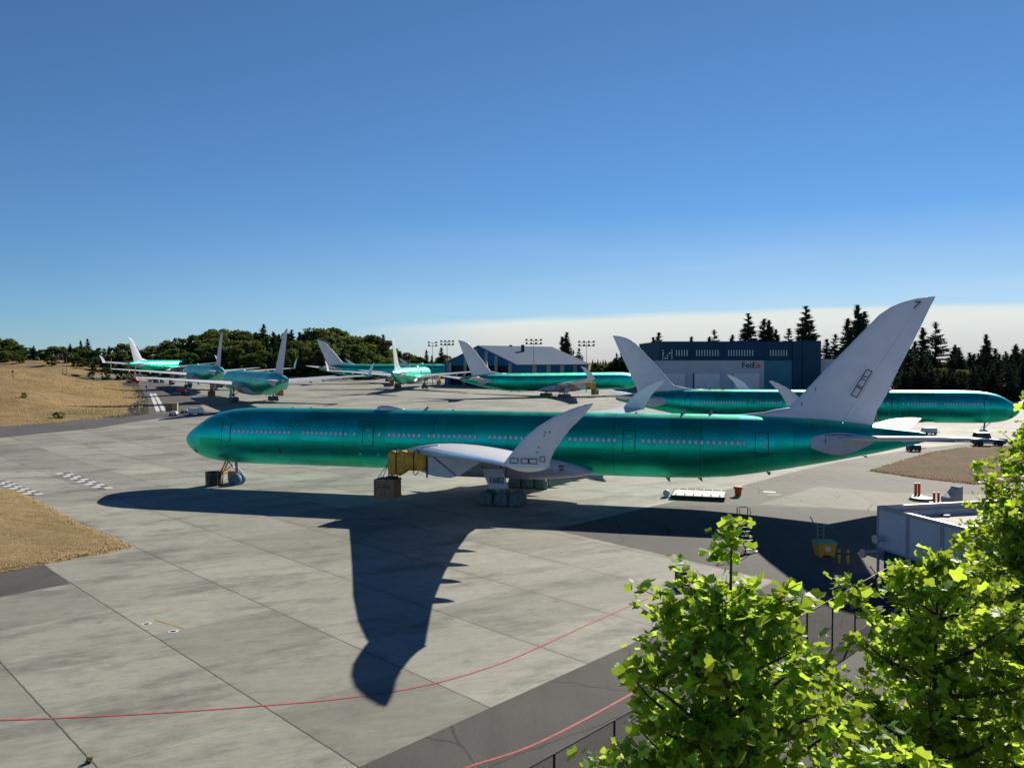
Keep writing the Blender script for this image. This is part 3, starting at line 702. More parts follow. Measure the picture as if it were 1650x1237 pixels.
        y0 = s*6.3; d.hexa([(36.55, y0, 3.45), (38.45, y0, 3.5), (38.45, y0+s*.06, 3.5), (36.55, y0+s*.06, 3.45)][:0] or [(37.25, y0, 1.6), (39.12, y0, 1.72), (39.12, y0+s*.06, 1.72), (37.25, y0+s*.06, 1.6), (36.5, y0-s*.1, 3.46), (38.48, y0-s*.1, 3.52), (38.48, y0-s*.04, 3.52), (36.5, y0-s*.04, 3.46)])
        d.build('gear_door', 'fairing', root)
    # belly fairing
    mb = MB(); B = [(26.2, 3.5, .15, .8, 0), (27.2, 3.5, .9, 2.4, 0), (29, 3.55, 1.45, 3.12, 0), (32, 3.5, 1.62, 3.38, 0), (38, 3.5, 1.62, 3.42, 0), (41, 3.42, 1.55, 3.38, 0), (43.2, 3.28, 1.2, 3.2, 0), (44.8, 3.1, .85, 2.95, 0), (45.8, 2.98, .5, 2.6, 0), (46.4, 2.88, .22, 2.2, 0)]
    mb.loft([[(x, w*math.copysign(abs(math.cos(t))**.75, math.cos(t)), zc+hz*math.copysign(abs(math.sin(t))**.9, math.sin(t))) for t in [2*math.pi*k/36 for k in range(36)]] for x, zc, hz, w, _ in B])
    mb.build('belly_fairing', 'fairing', root, True)
    # nose gear
    g = MB(); g.tube([(6.1, 0, 2.9), (6.35, 0, .55)], .16, 10); g.tube([(4.9, 0, 2.75), (6.25, 0, 1.5)], .07, 6); g.tube([(6.35, -.75, .53), (6.35, .75, .53)], .10, 8)
    g.tube([(6.3, 0, 1.9), (6.9, 0, 1.35), (6.4, 0, .9)], .05, 6)
    gear = g.build('nose_landing_gear', 'strut', root, True, auto=40)
    for q in (-1, 1):
        w = MB(); w.lathe([(.05, -.18), (.42, -.19), (.53, -.12), (.54, 0), (.53, .12), (.42, .19), (.05, .18)], 20, (6.35, q*.42, .54), 'Y'); w.build('wheel', 'black_plastic', gear, True, auto=40)
        c = MB(); rg = []
        for yy, r in ((-.27, .1), (-.27, .92), (-.2, 1), (.2, 1), (.27, .92), (.27, .1)):
            rg.append([(6.35+.66*r*math.cos(t), q*.42+yy, max(.02, .58+.66*r*math.sin(t))) for t in [2*math.pi*i/24 for i in range(24)]])
        c.loft(rg); c.build('wheel_cover', 'blue_cover', gear, True, auto=45)
    # dome and antennas
    mb = MB(); mb.loft([[(x, w*math.cos(t), 8.5+h*math.sin(t)) for t in [2*math.pi*k/16 for k in range(16)]] for x, w, h in ((23.0, .05, .03), (23.2, .4, .38), (23.7, .62, .53), (24.4, .66, .57), (25.0, .55, .47), (25.6, .3, .3), (26.2, .08, .12))])
    mb.build('antenna_dome', 'wing_white', root, True)
    def blade(x, z, dz, lean, L=.45):
        MB().hexa([(x, -.03, z), (x+L, -.03, z), (x+L, .03, z), (x, .03, z), (x+lean, -.015, z+dz), (x+lean+L*.35, -.015, z+dz), (x+lean+L*.35, .015, z+dz), (x+lean, .015, z+dz)]).build('blade_antenna', 'strut', root)
    for x, z, dz, lean in ((28.3, 8.55, .42, .45), (31.4, 8.55, .14, .1), (15.2, 8.55, .14, .1), (13, 8.55, .12, .1), (50.2, 8.5, .2, .1), (54.6, 8.53, .5, .35), (57.2, 8.53, .42, .3), (53.2, 2.45, -.45, .35), (56.2, 2.5, -.35, .45), (62.6, 3.25, -.3, .2), (71, 5.0, -.15, .3)):
        blade(x, z, dz, lean)
    # cockpit side: probes near the nose
    for s in (-1, 1):
        mb = MB(); patch(mb, [1.75, 2.0, 2.25], [3.55, 3.5, 3.5], [3.85, 3.95, 3.9], s, .02, 3); mb.build('air_data_port', 'dark_line', root)
        mb = MB(); patch(mb, [1.95, 2.1], [4.6, 4.6], [4.75, 4.75], s, .02, 2); mb.build('air_data_port', 'dark_line', root)
    return root
def add_side_detail(root, s):
    """windows and doors of the side the photograph shows (s = -1 port, +1 starboard)"""
    base = None
    for x0, n in WINGRP:
        for i in range(n):
            x = x0+i*.54
            zc = 6.16; y = sy(x, zc)
            if base is None:
                mb = MB(); k = 14; V = [(0, 0.03, 0)]
                for j in range(k):
                    t = 2*math.pi*j/k; V.append((.145*math.copysign(abs(math.cos(t))**.8, math.cos(t)), .022, .235*math.copysign(abs(math.sin(t))**.85, math.sin(t))))
                for j in range(k):
                    t = 2*math.pi*j/k; V.append((.165*math.cos(t), -.012, .255*math.sin(t)))
                F = [(0, 1+j, 1+(j+1) % k) for j in range(k)]+[(1+j, 1+k+j, 1+k+(j+1) % k, 1+(j+1) % k) for j in range(k)]
                mb.add(V, F); base = mb.build('window', 'window', root); o = base
            else:
                o = base.copy(); COL.objects.link(o); o.parent = root
            tilt = math.atan2(sy(x, zc-.2)-sy(x, zc+.2), .4)
            dy = (sy(x+.2, zc)-sy(x-.2, zc))/.4
            o.location = (x, s*y, zc); o.scale = (1.2, 1.0, 1.16)
            if s > 0: o.rotation_euler = (tilt, 0, math.atan(dy))
            else: o.rotation_euler = (tilt, 0, math.pi-math.atan(dy))
    for x0, x1 in ((6.25, 7.35), (22.8, 23.95), (49.45, 50.6), (61.5, 62.65)):
        z0, z1 = 5.02, 7.08; mb = MB(); patch(mb, [x0, (x0+x1)/2, x1], [z0]*3, [z1]*3, s, .02, 10)
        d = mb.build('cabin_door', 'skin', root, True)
        mb = MB()
        for x in (x0, x1): mb.tube([(x, s*sy(x, z0+(z1-z0)*j/8, .025), z0+(z1-z0)*j/8) for j in range(9)], .032, 4)
        for z in (z0, z1): mb.tube([(x, s*sy(x, z, .025), z) for x in (x0, (x0+x1)/2, x1)], .03, 4)
        mb.build('door_frame', 'dark_line', d)
        xm = (x0+x1)/2; mb = MB(); mb.tube([(xm-.22, s*sy(xm, 6.6, .05), 6.6), (xm+.22, s*sy(xm, 6.6, .05), 6.6)], .045, 5); mb.build('door_handle', 'fairing', d)
        mb = MB(); patch(mb, [x1-.42, x1-.2], [5.75]*2, [6.2]*2, s, .035, 3); mb.build('door_window', 'fairing', d)
    # faint oval service ports low on the hull
    for x, z in ((13.2, 4.3), (13.2, 3.95), (22.4, 4.1), (24.4, 4.1), (11.2, 4.05)):
        mb = MB(); patch(mb, [x-.14, x+.14], [z-.08]*2, [z+.08]*2, s, .02, 2); mb.build('service_port', 'fairing' if x > 20 else 'dark_line', root)
YAW = -0.25019
base_air = airliner()
protos = copy_tree(base_air)            # plain copy, the later ones come from it
base_air.location = (-36.66, 93.63, 0); base_air.rotation_euler = (0, 0, YAW)
tag(base_air, 'nearest long green twin-jet with white folded wingtip, nose to the left', 'airliner', 'unpainted green airliners parked on the apron')
add_side_detail(base_air, -1)
# markings on the near aircraft
mb = MB()
lad = [(71.75, 12.75), (71.28, 12.93), (69.98, 10.60), (70.46, 10.36)]
def fin_y(x, z): 
    return -.40
def bar(mb, a, b, y, r=.045): mb.tube([(a[0], y, a[1]), (b[0], y, b[1])], r, 4)
def L2(a, b, t): return (a[0]+(b[0]-a[0])*t, a[1]+(b[1]-a[1])*t)
FY = -.385
bar(mb, lad[0], lad[3], FY, .04); bar(mb, lad[1], lad[2], FY, .04)
for t in (0, .25, .36, .62, .68, 1): bar(mb, L2(lad[0], lad[3], t), L2(lad[1], lad[2], t), FY, .04)
bar(mb, (75.3, 19.02), (75.75, 19.0), -.16, .05); bar(mb, (75.75, 19.0), (75.2, 18.4), -.18, .05)
bar(mb, (66.9, 11.3), (66.9, 10.9), -.38, .03); bar(mb, (65.7, 9.9), (65.7, 9.5), -.40, .03)
mb.build('fin_marking', 'latch', base_air)
mb = MB()
TY = -31.82
for x0, w in ((45.85, .5), (46.55, .45), (47.05, .5), (47.75, .3)):
    zb = 7.35 if w > .4 else 7.5
    for a, b in (((x0, zb), (x0+w, zb)), ((x0, zb+.3), (x0+w, zb+.3)), ((x0, zb), (x0, zb+.3)), ((x0+w, zb), (x0+w, zb+.3))): bar(mb, a, b, TY, .024)
for x, z in ((48.0, 9.3), (48.3, 9.32), (47.95, 9.1), (47.6, 8.35), (47.5, 8.05), (50.5, 11.0)): bar(mb, (x, z), (x+.08, z), -31.72, .04)
mb.build('hinge_marking', 'latch', base_air)
door = [o for o in base_air.children if o.name.startswith('gear_door')][0]
text_mesh('1682', .78, 'door_number', 'latch', door, Matrix.Translation((37.95, -6.385, 2.42)) @ Matrix.Rotation(R(90), 4, 'X'), .004)
mb = MB(); patch(mb, [43.2, 43.75], [3.6]*2, [4.0]*2, -1, .0, 2)
mb = MB(); mb.box(43.3, -3.16, 3.45, 43.8, -3.13, 3.62); mb.box(43.3, -3.22, 3.15, 43.8, -3.19, 3.3); mb.build('hull_placard', 'latch', base_air)
# ---- the other aircraft
def put(src, x, y, yawdeg, label, z=None):
    c = copy_tree(src); c.location = (x, y, gz(x, y) if z is None else z); c.rotation_euler = (0, 0, R(yawdeg))
    tag(c, label, 'airliner', 'unpainted green airliners parked on the apron'); return c
air_R = protos; air_R.location = (96.64, 157.87, -.62); air_R.rotation_euler = (0, 0, R(171.5))
others = [
 (47.54, 311.29, 212.3, .95, 'green airliner in front of the grey-roofed hangar, yellow cover under its wing'),
 (-24.18, 419.86, 213.0, 3.67, 'green airliner whose nose disappears behind the grey-roofed hangar'),
 (-38.19, 372.04, 266.6, 2.62, 'bright green airliner seen tail-on, parked left of the grey-roofed hangar'),
 (-92.45, 270.14, 299.3, 2.17, 'teal airliner seen from behind, nearest of those by the grass on the left'),
 (-133.5, 342.1, 299.4, 3.66, 'teal airliner seen from behind, half covered by the next one to its right'),
 (-179.0, 481.7, 263.8, 5.6, 'far green airliner with fin at the left end of the left row'),
 (-487.0, 1081.0, 183.7, 4.5, 'most distant airliner, only its fin showing above the tan grass mound')]
airs = [put(protos, x, y, a, l, z) for x, y, a, z, l in others]
tag(air_R, 'green airliner with its nose to the right before the navy courier hangar', 'airliner', 'unpainted green airliners parked on the apron')
add_side_detail(air_R, 1)

# yellow covers over the bare engine mounts and the ballast crates that hang from them
def cover_mesh():
    mb = MB(); rg = []
    for i in range(17):
        x = -2.0+4.0*i/16; top = 1.12+.05*math.sin(i*1.3); bot = -.95+.28*math.sin(i*.42+3.6)-.1*math.cos(i*1.1)
        if i > 11: bot += .3
        w = .55+.05*math.sin(i*1.7); k = .25 if i in (0, 16) else (.88 if i in (1, 15) else 1)
        if i in (4, 11): k = .90
        rg.append([(x, w*k*math.copysign(abs(math.cos(t))**.45, math.cos(t))*(1+.05*math.sin(3*t+i)), (top+bot)/2+(top-bot)/2*k*math.copysign(abs(math.sin(t))**.45, math.sin(t))*(1+.03*math.sin(5*t+i*1.9))) for t in [2*math.pi*j/32 for j in range(32)]])
    mb.loft(rg); return mb
def make_cover(label, air, s):
    r = empty('engine_mount_cover', label=label, cat='tarpaulin cover', group='yellow covers over engine mounts')
    cover_mesh().build('cloth', 'tarp', r, True)
    for x in (-.95, .78):
        mb = MB(); mb.tube([(x, .60*math.copysign(abs(math.cos(t))**.5, math.cos(t)), .08+1.12*math.copysign(abs(math.sin(t))**.5, math.sin(t))) for t in [2*math.pi*j/20 for j in range(21)]], .045, 5, cap=False)
        mb.build('strap', 'strap', r)
    return r
def make_crate(label):
    r = empty('ballast_crate', label=label, cat='crate', group='wooden ballast crates hanging under wings')
    mb = MB(); mb.box(-.98, -.85, 0.08, .98, .85, 1.72)
    mb.box(-1.02, -.89, 0.0, 1.02, .89, .16).box(-1.02, -.89, 1.55, 1.02, .89, 1.70)
    for x in (-.96, -.02, .9): mb.box(x-.06, -.91, .1, x+.06, -.86, 1.6)
    mb.build('box', 'wood', r)
    mb = MB()
    for w in (-.5, 0, .42): mb.box(w-.2, -.935, .95, w+.12, -.915, 1.05)
    mb.box(-.7, -.935, 1.2, .6, -.915, 1.23); mb.build('stencil', 'latch', r)
    mb = MB(); mb.box(-.1, -.6, 1.72, .8, .6, 1.9); mb.build('sandbag', 'black_plastic', r)
    mb = MB()
    for x, y in ((-.8, -.7), (.8, -.7), (-.8, .7), (.8, .7)): mb.tube([(x, y, 1.7), (.1, 0, 3.2)], .035, 5)
    mb.tube([(.1, 0, 1.7), (.1, 0, 3.3)], .06, 6); mb.build('sling', 'strap', r)
    return r
def place_local(o, air, p, dz=0):
    m = Matrix.Translation(air.location) @ Matrix.Rotation(air.rotation_euler.z, 4, 'Z')
    q = m @ Vector(p); o.location = (q.x, q.y, q.z+dz); o.rotation_euler = (0, 0, air.rotation_euler.z)
cov0 = make_cover('bulging yellow tarpaulin strapped round the engine mount of the nearest airliner', None, 1); place_local(cov0, base_air, (30.4, -9.8, 4.25))
cr0 = make_crate('brown wooden crate slung under the yellow tarpaulin of the nearest airliner'); place_local(cr0, base_air, (28.4, -9.8, 1.05))
CO = [(airs[0], 1, 'yellow cover below the wing of the airliner before the grey-roofed hangar', 'brown crate slung below the wing before the grey-roofed hangar'),
      (airs[0], -1, 'yellow cover on the far wing of the airliner before the grey-roofed hangar', 'crate under the far wing before the grey-roofed hangar'),
      (airs[2], 1, 'yellow cover right of the tail-on bright green airliner', 'crate right of the tail-on bright green airliner'),
      (airs[2], -1, 'yellow cover left of the tail-on bright green airliner', 'crate left of the tail-on bright green airliner'),
      (airs[3], -1, 'cover under the left wing of the nearest left-row airliner', 'pale crate under the left wing of the nearest left-row airliner'),
      (airs[3], 1, 'cover under the right wing of the nearest left-row airliner', 'brown crate right of the tail of the nearest left-row airliner'),
      (air_R, 1, 'yellow cover on the wing toward us before the navy hangar', 'crate under the wing toward us before the navy hangar'),
      (airs[4], -1, 'cover under the left wing of the half-hidden left-row airliner', 'crate under the left wing of the half-hidden left-row airliner')]
for a, s, l1, l2 in CO:
    c = copy_tree(cov0); c['label'] = l1; place_local(c, a, (30.4, s*9.8, 4.25))
    c = copy_tree(cr0); c['label'] = l2; place_local(c, a, (28.4, s*9.8, 1.05))

# ---------------------------------------------------------------- near ground equipment
def L2W(x, y, z=0):
    m = Matrix.Translation(base_air.location) @ Matrix.Rotation(base_air.rotation_euler.z, 4, 'Z'); return m @ Vector((x, y, z))
# black bin, nose stand, small crate
p = un(341, 783); r = empty('black_bin', (p[0], p[1]+.6, 0), 0, 'round black open-topped bin in front of the nose wheels', 'bin')
MB().lathe([(.05, .02), (.78, .02), (.82, 1.5), (.74, 1.5), (.72, .1), (.05, .1)], 28).build('bin_body', 'black_plastic', r, True, auto=40)
mb = MB()
for a in range(6):
    t = a*math.pi/3+.3; mb.tube([(.84*math.cos(t), .84*math.sin(t), 0), (.84*math.cos(t), .84*math.sin(t), 1.62)], .03, 5)
mb.tube([(.84*math.cos(t), .84*math.sin(t), 1.3) for t in [k*math.pi/12 for k in range(25)]], .025, 5, cap=False); mb.build('bin_frame', 'strut', r)
q = L2W(5.15, -.75); r = empty('nose_jack_stand', (q.x, q.y, 0), YAW, 'ochre tubular stand leaning up to the belly before the nose wheels', 'jack stand')
mb = MB()
for y in (-.35, .35): mb.tube([(-.5, y, .05), (-.35, y, 1.3), (.35, y*.6, 2.55)], .085, 6)
mb.tube([(-.5, -.35, .05), (-.1, -.35, .1), (.2, -.35, .08)], .05, 6); mb.tube([(-.35, 0, 1.3), (.9, 0, 2.1)], .06, 6); mb.tube([(-.3, 0, 1.4), (.1, 0, 2.6)], .05, 6)
mb.box(-.5, -.4, 1.15, .1, .4, 1.4); mb.build('frame', 'ochre', r)
mb = MB(); mb.tube([(-1.6, -.1, 1.1), (-.3, 0, 1.45)], .03, 5); mb.build('tow_bar', 'strut', r)
q = L2W(5.25, .9); r = empty('small_crate', (q.x, q.y, 0), YAW, 'small brown wooden crate behind the nose wheels', 'crate')
mb = MB(); mb.box(-.5, -.4, .3, .75, .4, 1.35); mb.box(-.45, -.35, 0, .7, .35, .3); mb.build('box', 'wood', r); mb = MB(); mb.box(.2, -.43, .5, .5, -.405, 1.2); mb.build('lid_batten', 'yellow_wood', r)
# low frame on rollers
a = Vector(un(1080, 804)[:2]); b = Vector(un(1168, 808)[:2]); d = (b-a); Lr = d.length; rz = math.atan2(d.y, d.x)
r = empty('roller_rack', (a.x, a.y, 0), rz, 'low white roller rack with black edges lying behind the orange barrel', 'rack'); r['label'] = 'low white roller rack with black edges lying left of the orange barrel'
mb = MB(); mb.box(0, 0, .12, Lr, .10, .42); mb.box(0, 4.4, .12, Lr, 4.5, .42); mb.box(0, .1, .12, .1, 4.4, .42); mb.box(Lr-.1, .1, .12, Lr, 4.4, .42)
for i in range(8): mb.box(.2+i*Lr/8.2, -.03, 0, .4+i*Lr/8.2, .07, .12)
mb.build('frame', 'black_plastic', r); mb = MB(); mb.box(.12, .12, .3, Lr-.12, 4.38, .36); mb.build('bed', 'white_paint', r)
for i in range(6):
    mb = MB(); mb.tube([(.5+i*(Lr-1)/5, .15, .42), (.5+i*(Lr-1)/5, 4.35, .42)], .05, 6); mb.build('roller', 'silver', r, True)
mb = MB(); mb.lathe([(.05, -.15), (.35, -.15), (.35, .15), (.05, .15)], 14, (-.5, 1.2, .4), 'Y'); mb.box(-.9, .9, 0, -.1, 1.5, .1); mb.build('winch', 'grey_panel', r)
# orange barrel
p = un(1191, 800); r = empty('orange_barrel', (p[0], p[1]+.4, 0), 0, 'bright orange tapered plastic barrel with lid standing on the concrete', 'barrel')
MB().lathe([(.05, 0), (.30, 0), (.36, .7), (.40, .72), (.40, .78), (.05, .78)], 20).build('barrel_body', 'red', r, True, auto=30)
MB().lathe([(.05, .78), (.46, .78), (.47, .92), (.40, .98), (.05, 1.0)], 20).build('barrel_lid', 'red', r, True, auto=30)
# rolling ladder
p = un(1201, 886); r = empty('rolling_ladder', (p[0], p[1], 0), R(12), 'tall grey rolling access ladder with handrails standing in the shade', 'ladder')
mb = MB()
for s in (-.42, .42):
    mb.tube([(s, -.9, .1), (s, .5, 2.0), (s, .5, 3.0)], .035, 6); mb.tube([(s, .5, .1), (s, .5, 2.0)], .03, 6); mb.tube([(s, -.5, .2+.35), (s, -.35, 1.6), (s, .2, 3.0), (s, .5, 3.05)], .03, 6)
    mb.tube([(s, -.9, .12), (s, .6, .12)], .03, 6)
mb.tube([(-.42, .5, 3.05), (.42, .5, 3.05)], .035, 6); mb.tube([(-.42, .6, .12), (.42, .6, .12)], .03, 6)
mb.build('rail_frame', 'dark_metal', r)
for i in range(7):
    t = (i+.7)/7; mb = MB(); mb.box(-.4, -.9+1.4*t-.10, 1.95*t+.02, .4, -.9+1.4*t+.10, 1.95*t+.05); mb.build('step', 'grey_frame', r)
for x, y in ((-.42, -.8), (.42, -.8), (-.42, .55), (.42, .55)):
    mb = MB(); mb.lathe([(.01, -.03), (.09, -.03), (.09, .03), (.01, .03)], 12, (x, y, .09), 'X'); mb.build('wheel', 'black_plastic', r)
# yellow grit bin with a green pump on it
p = un(1331, 897); r = empty('yellow_bin', (p[0], p[1]+.3, 0), R(5), 'yellow plastic bin with grey lid and white placard beside the bollards', 'bin')
mb = MB(); mb.hexa([(-.55, -.4, .14), (.55, -.4, .14), (.55, .4, .14), (-.55, .4, .14), (-.68, -.5, .95), (.68, -.5, .95), (.68, .5, .95), (-.68, .5, .95)])
for x in (-.42, .42): mb.box(x-.1, -.4, 0, x+.1, .4, .14)
mb.build('bin_body', 'yellow', r); mb = MB(); mb.hexa([(-.74, -.56, .95), (.74, -.56, .95), (.74, .56, .95), (-.74, .56, .95), (-.66, -.48, 1.1), (.66, -.48, 1.1), (.66, .48, 1.1), (-.66, .48, 1.1)]); mb.build('bin_lid', 'green_paint', r)
mb = MB(); mb.box(-.2, -.50, .42, .2, -.47, .75); mb.build('placard', 'white_paint', r)
r2 = empty('hose_rack', (p[0]+.05, p[1]+1.2, 0), 0, 'slim green hose rack with drooping arm standing behind the yellow bin', 'hose rack')
mb = MB()
for x in (-.22, .22): mb.tube([(x, 0, 0), (x, 0, 2.1)], .04, 6)
for z in (1.3, 1.6, 1.9): mb.tube([(-.22, 0, z), (.22, 0, z)], .03, 6)
mb.tube([(-.22, 0, 2.0), (-.5, 0, 2.15), (-.75, 0, 2.6)], .04, 6); mb.tube([(.22, 0, 2.0), (.6, 0, 1.95), (.95, 0, 1.9)], .03, 6); mb.build('frame', 'green_paint', r2)
for i, (px, lab) in enumerate((((1352, 907), 'short yellow steel bollard next to the yellow bin'), ((1366, 908), 'yellow steel bollard between the other bollard and the grey enclosure'))):
    p = un(*px); r = empty('bollard', (p[0], p[1], 0), 0, lab, 'bollard', 'yellow bollards')
    MB().lathe([(.02, 0), (.09, 0), (.09, .9), (.07, .95), (.02, .97)], 16).build('post', 'yellow', r, True, auto=40)
    MB().lathe([(.092, .62), (.097, .62), (.097, .74), (.092, .74)], 16).build('band', 'strap', r)
p = un(1100, 945); r = empty('black_case', (p[0], p[1], 0), R(20), 'upright black equipment case beside the leafy treetop', 'case')
mb = MB(); mb.box(-.4, -.25, .12, .4, .25, .95); mb.build('case_body', 'black_plastic', r); mb = MB(); mb.tube([(-.3, .2, .9), (-.3, .3, 1.25), (.3, .3, 1.25), (.3, .2, .9)], .03, 6); mb.build('handle', 'dark_metal', r)
for x in (-.32, .32):
    mb = MB(); mb.lathe([(.01, -.04), (.1, -.04), (.1, .04), (.01, .04)], 12, (x, 0, .1), 'X'); mb.build('wheel', 'strap', r)
# weeds growing in the joint
def weed(px, s, label):
    p = un(*px); mb = MB()
    for i in range(60):
        t = random.uniform(0, 6.28); L = random.uniform(.3, 1)*s; a = random.uniform(.1, 1.1)
        d = Vector((math.cos(t)*math.sin(a), math.sin(t)*math.sin(a), math.cos(a)))*L; o = Vector((random.uniform(-.3, .3)*s, random.uniform(-.2, .2)*s, 0)); n = Vector((-math.sin(t), math.cos(t), 0))*.025
        mb.add([o-n, o+n, o+d*.6+n*1.2, o+d, o+d*.6-n*1.2], [(0, 1, 2, 3, 4)])
    tag(mb.build('weed', 'weed', loc=(p[0], p[1], 0)), label, 'weed')
weed((1078, 855), .5, 'dry weed tuft growing from the joint in the fuselage shadow'); weed((143, 1228), .25, 'small dry weed at the slab corner near the bottom left')

# ---------------------------------------------------------------- panelled enclosure on the right
c0 = Vector(un(1415.5, 817.6, 4.3)[:2]); d1 = Vector((.247, -.969)); d2 = Vector((.969, .247))
rz = math.atan2(d2.y, d2.x)
r = empty('panel_enclosure', (c0.x, c0.y, 0), rz, 'flat-roofed grey panelled enclosure with parapet right of the yellow bin', 'building')
# local: +x along back wall, -y toward camera
W_, D_ = 9.5, 11.0
mb = MB(); mb.box(.25, -D_+.25, 0, W_-.25, -.25, 1.75); mb.build('plinth', 'bldg_dark', r)
mb = MB(); mb.box(0, -D_, 1.75, .12, 0, 4.3).box(W_-.12, -D_, 1.75, W_, 0, 4.3).box(.12, -.12, 1.75, W_-.12, 0, 4.3).box(.12, -D_, 1.75, W_-.12, -D_+.12, 4.3)
mb.build('wall', 'grey_panel', r)
mb = MB()
for y in (0.02, -2.6, -2.75, -5.4, -5.55, -8.2, -8.35, -D_-.02): mb.box(-.05, y-.06, 1.7, .0, y+.06, 4.3)
mb.box(-.07, -D_-.05, 4.2, .22, .05, 4.42).box(.22, -.2, 4.2, W_, .05, 4.42).box(-.06, -D_, 1.68, -.0, 0, 1.82).box(-.05, -.06, 0, .08, .05, 1.7)
mb.build('frame', 'grey_frame', r)
mb = MB(); mb.box(.12, -D_+.12, 3.62, W_-.12, -.12, 3.7); mb.build('roof', 'roof_mem', r)
for x in (1.6, 4.3): mb = MB(); mb.lathe([(.02, 3.7), (.3, 3.7), (.28, 3.82), (.02, 3.84)], 12, (x, -.9, 0)); mb.build('roof_drain', 'black_plastic', r)
mb = MB(); mb.tube([(.3, -.35, 4.1), (8, -.35, 4.1)], .05, 6); mb.tube([(.3, -.35, 3.7), (.3, -.35, 4.1)], .05, 6); mb.build('roof_pipe', 'silver', r)
for z, x0 in ((1.55, -1.5), (2.4, -.6)):
    mb = MB(); mb.tube([(0, -.5, z), (x0, -.5, z)], .16, 10); mb.lathe([(.02, -.06), (.28, -.06), (.28, .06), (.02, .06)], 16, (x0, -.5, z), 'X'); mb.build('fill_pipe', 'silver', r, True, auto=40)
gb = un(1548, 856, 3.7); r = empty('louvre_cabinet', (c0.x+d2.x*4.9+d1.x*5.3, c0.y+d2.y*4.9+d1.y*5.3, 3.7), rz, 'tall grey corrugated louvre cabinet rising from the enclosure roof', 'cabinet')
mb = MB()
for i in range(16): mb.box(-.02-.0, -3+.19*i, 0.02, .05, -3+.19*i+.11, 1.9); mb.box(.1+.19*i, -.02, .02, .1+.19*i+.11, .04, 1.9)
mb.build('louvres', 'corr', r); mb = MB(); mb.box(.06, -3.1, 0, 3.4, -.03, 1.88); mb.build('cabinet_body', 'grey_frame', r); mb = MB(); mb.box(-.06, -3.2, 1.9, 3.5, .06, 1.98); mb.build('cap', 'white_paint', r)

# equipment on the pad behind it
def near_px(name, px, label, cat, group=None, rz=0):
    p = un(*px); return empty(name, (p[0], p[1], gz(p[0], p[1])+.03), rz, label, cat, group)
r = near_px('red_post', (1478, 800), 'pair of tall red warning posts on one base behind the enclosure', 'post')
mb = MB()
for x in (-.17, .17): mb.box(x-.10, -.10, .12, x+.10, .10, 1.35)
mb.build('posts', 'red', r); mb = MB(); mb.box(-.5, -.3, 0, .5, .3, .12); mb.build('base', 'black_plastic', r)
r = near_px('hose_reel', (1485, 806), 'large flat black hose coil with white edge lying behind the enclosure', 'hose reel')
mb = MB(); mb.lathe([(.7, .03), (1.0, .01), (1.15, .12), (1.0, .26), (.75, .24)], 28); mb.build('coil', 'black_plastic', r, True); mb = MB(); mb.lathe([(1.1, .01), (1.22, .02), (1.22, .07), (1.1, .08)], 28); mb.build('rim', 'white_paint', r, True)
for px, lab in (((1505, 811), 'shorter red post left of the grey cabinet'), ((1512, 811), 'shorter red post nearer the grey cabinet')):
    r = near_px('red_post', px, lab, 'post', 'short red posts'); mb = MB(); mb.box(-.08, -.08, .1, .08, .08, 1.05); mb.build('posts', 'red', r); mb = MB(); mb.box(-.35, -.35, 0, .35, .35, .1); mb.build('base', 'red', r)
r = near_px('equipment_cabinet', (1535, 812), 'grey sloping equipment cabinet behind the enclosure', 'cabinet', None, R(15))
mb = MB(); mb.prism([(-.9, 0), (.7, 0), (.7, 1.65), (.25, 1.55), (-.2, 1.05), (-.9, .7)], -.5, .5); mb.build('cabinet_body', 'grey_frame', r); mb = MB(); mb.prism([(.25, 1.57), (.7, 1.67), (.7, 1.72), (.25, 1.63)], -.55, .55); mb.build('hood', 'bldg_dark', r)

# fence along the road
fa = Vector((3.22, 25.81)); fd = Vector((15.16-3.22, 39.09-25.81)).normalized()
r = empty('chain_link_fence', (fa.x, fa.y, 0), math.atan2(fd.y, fd.x), 'black chain-link fence with outward post arms running behind the leafy treetops', 'fence')
FH = 2.4; T0, T1 = -9.0, 27.0
n = 0; t = T0
while t <= T1+.01:
    mb = MB(); mb.tube([(t, 0, 0), (t, 0, FH), (t+.05, .32, FH+.38)] if t > 8 else [(t, 0, 0), (t, 0, FH+.02)], .04, 6); mb.build('post', 'black_wire', r); t += 3.0
mb = MB(); mb.tube([(T0, 0, FH), (T1, 0, FH)], .024, 6); mb.build('rail', 'black_wire', r)
mb = MB(); st = .085; k = T0-FH
while k < T1:
    for sgn in (1, -1):
        a0, a1 = k, k+FH; z0, z1 = (0.03, FH) if sgn > 0 else (FH, 0.03)
        if a0 < T0: f = (T0-a0)/FH; z0 = z0+(z1-z0)*f; a0 = T0
        if a1 > T1: f = (T1-k)/FH; z1 = (0.03+(FH-.03)*f) if sgn > 0 else (FH-(FH-.03)*f); a1 = T1
        mb.add([(a0, -.003, z0), (a0+.006, .003, z0), (a0-.006, .003, z0), (a1, -.003, z1), (a1+.006, .003, z1), (a1-.006, .003, z1)], [(0, 1, 4, 3), (1, 2, 5, 4), (2, 0, 3, 5)])
    k += st
mb.build('wire_mesh', 'black_wire', r)

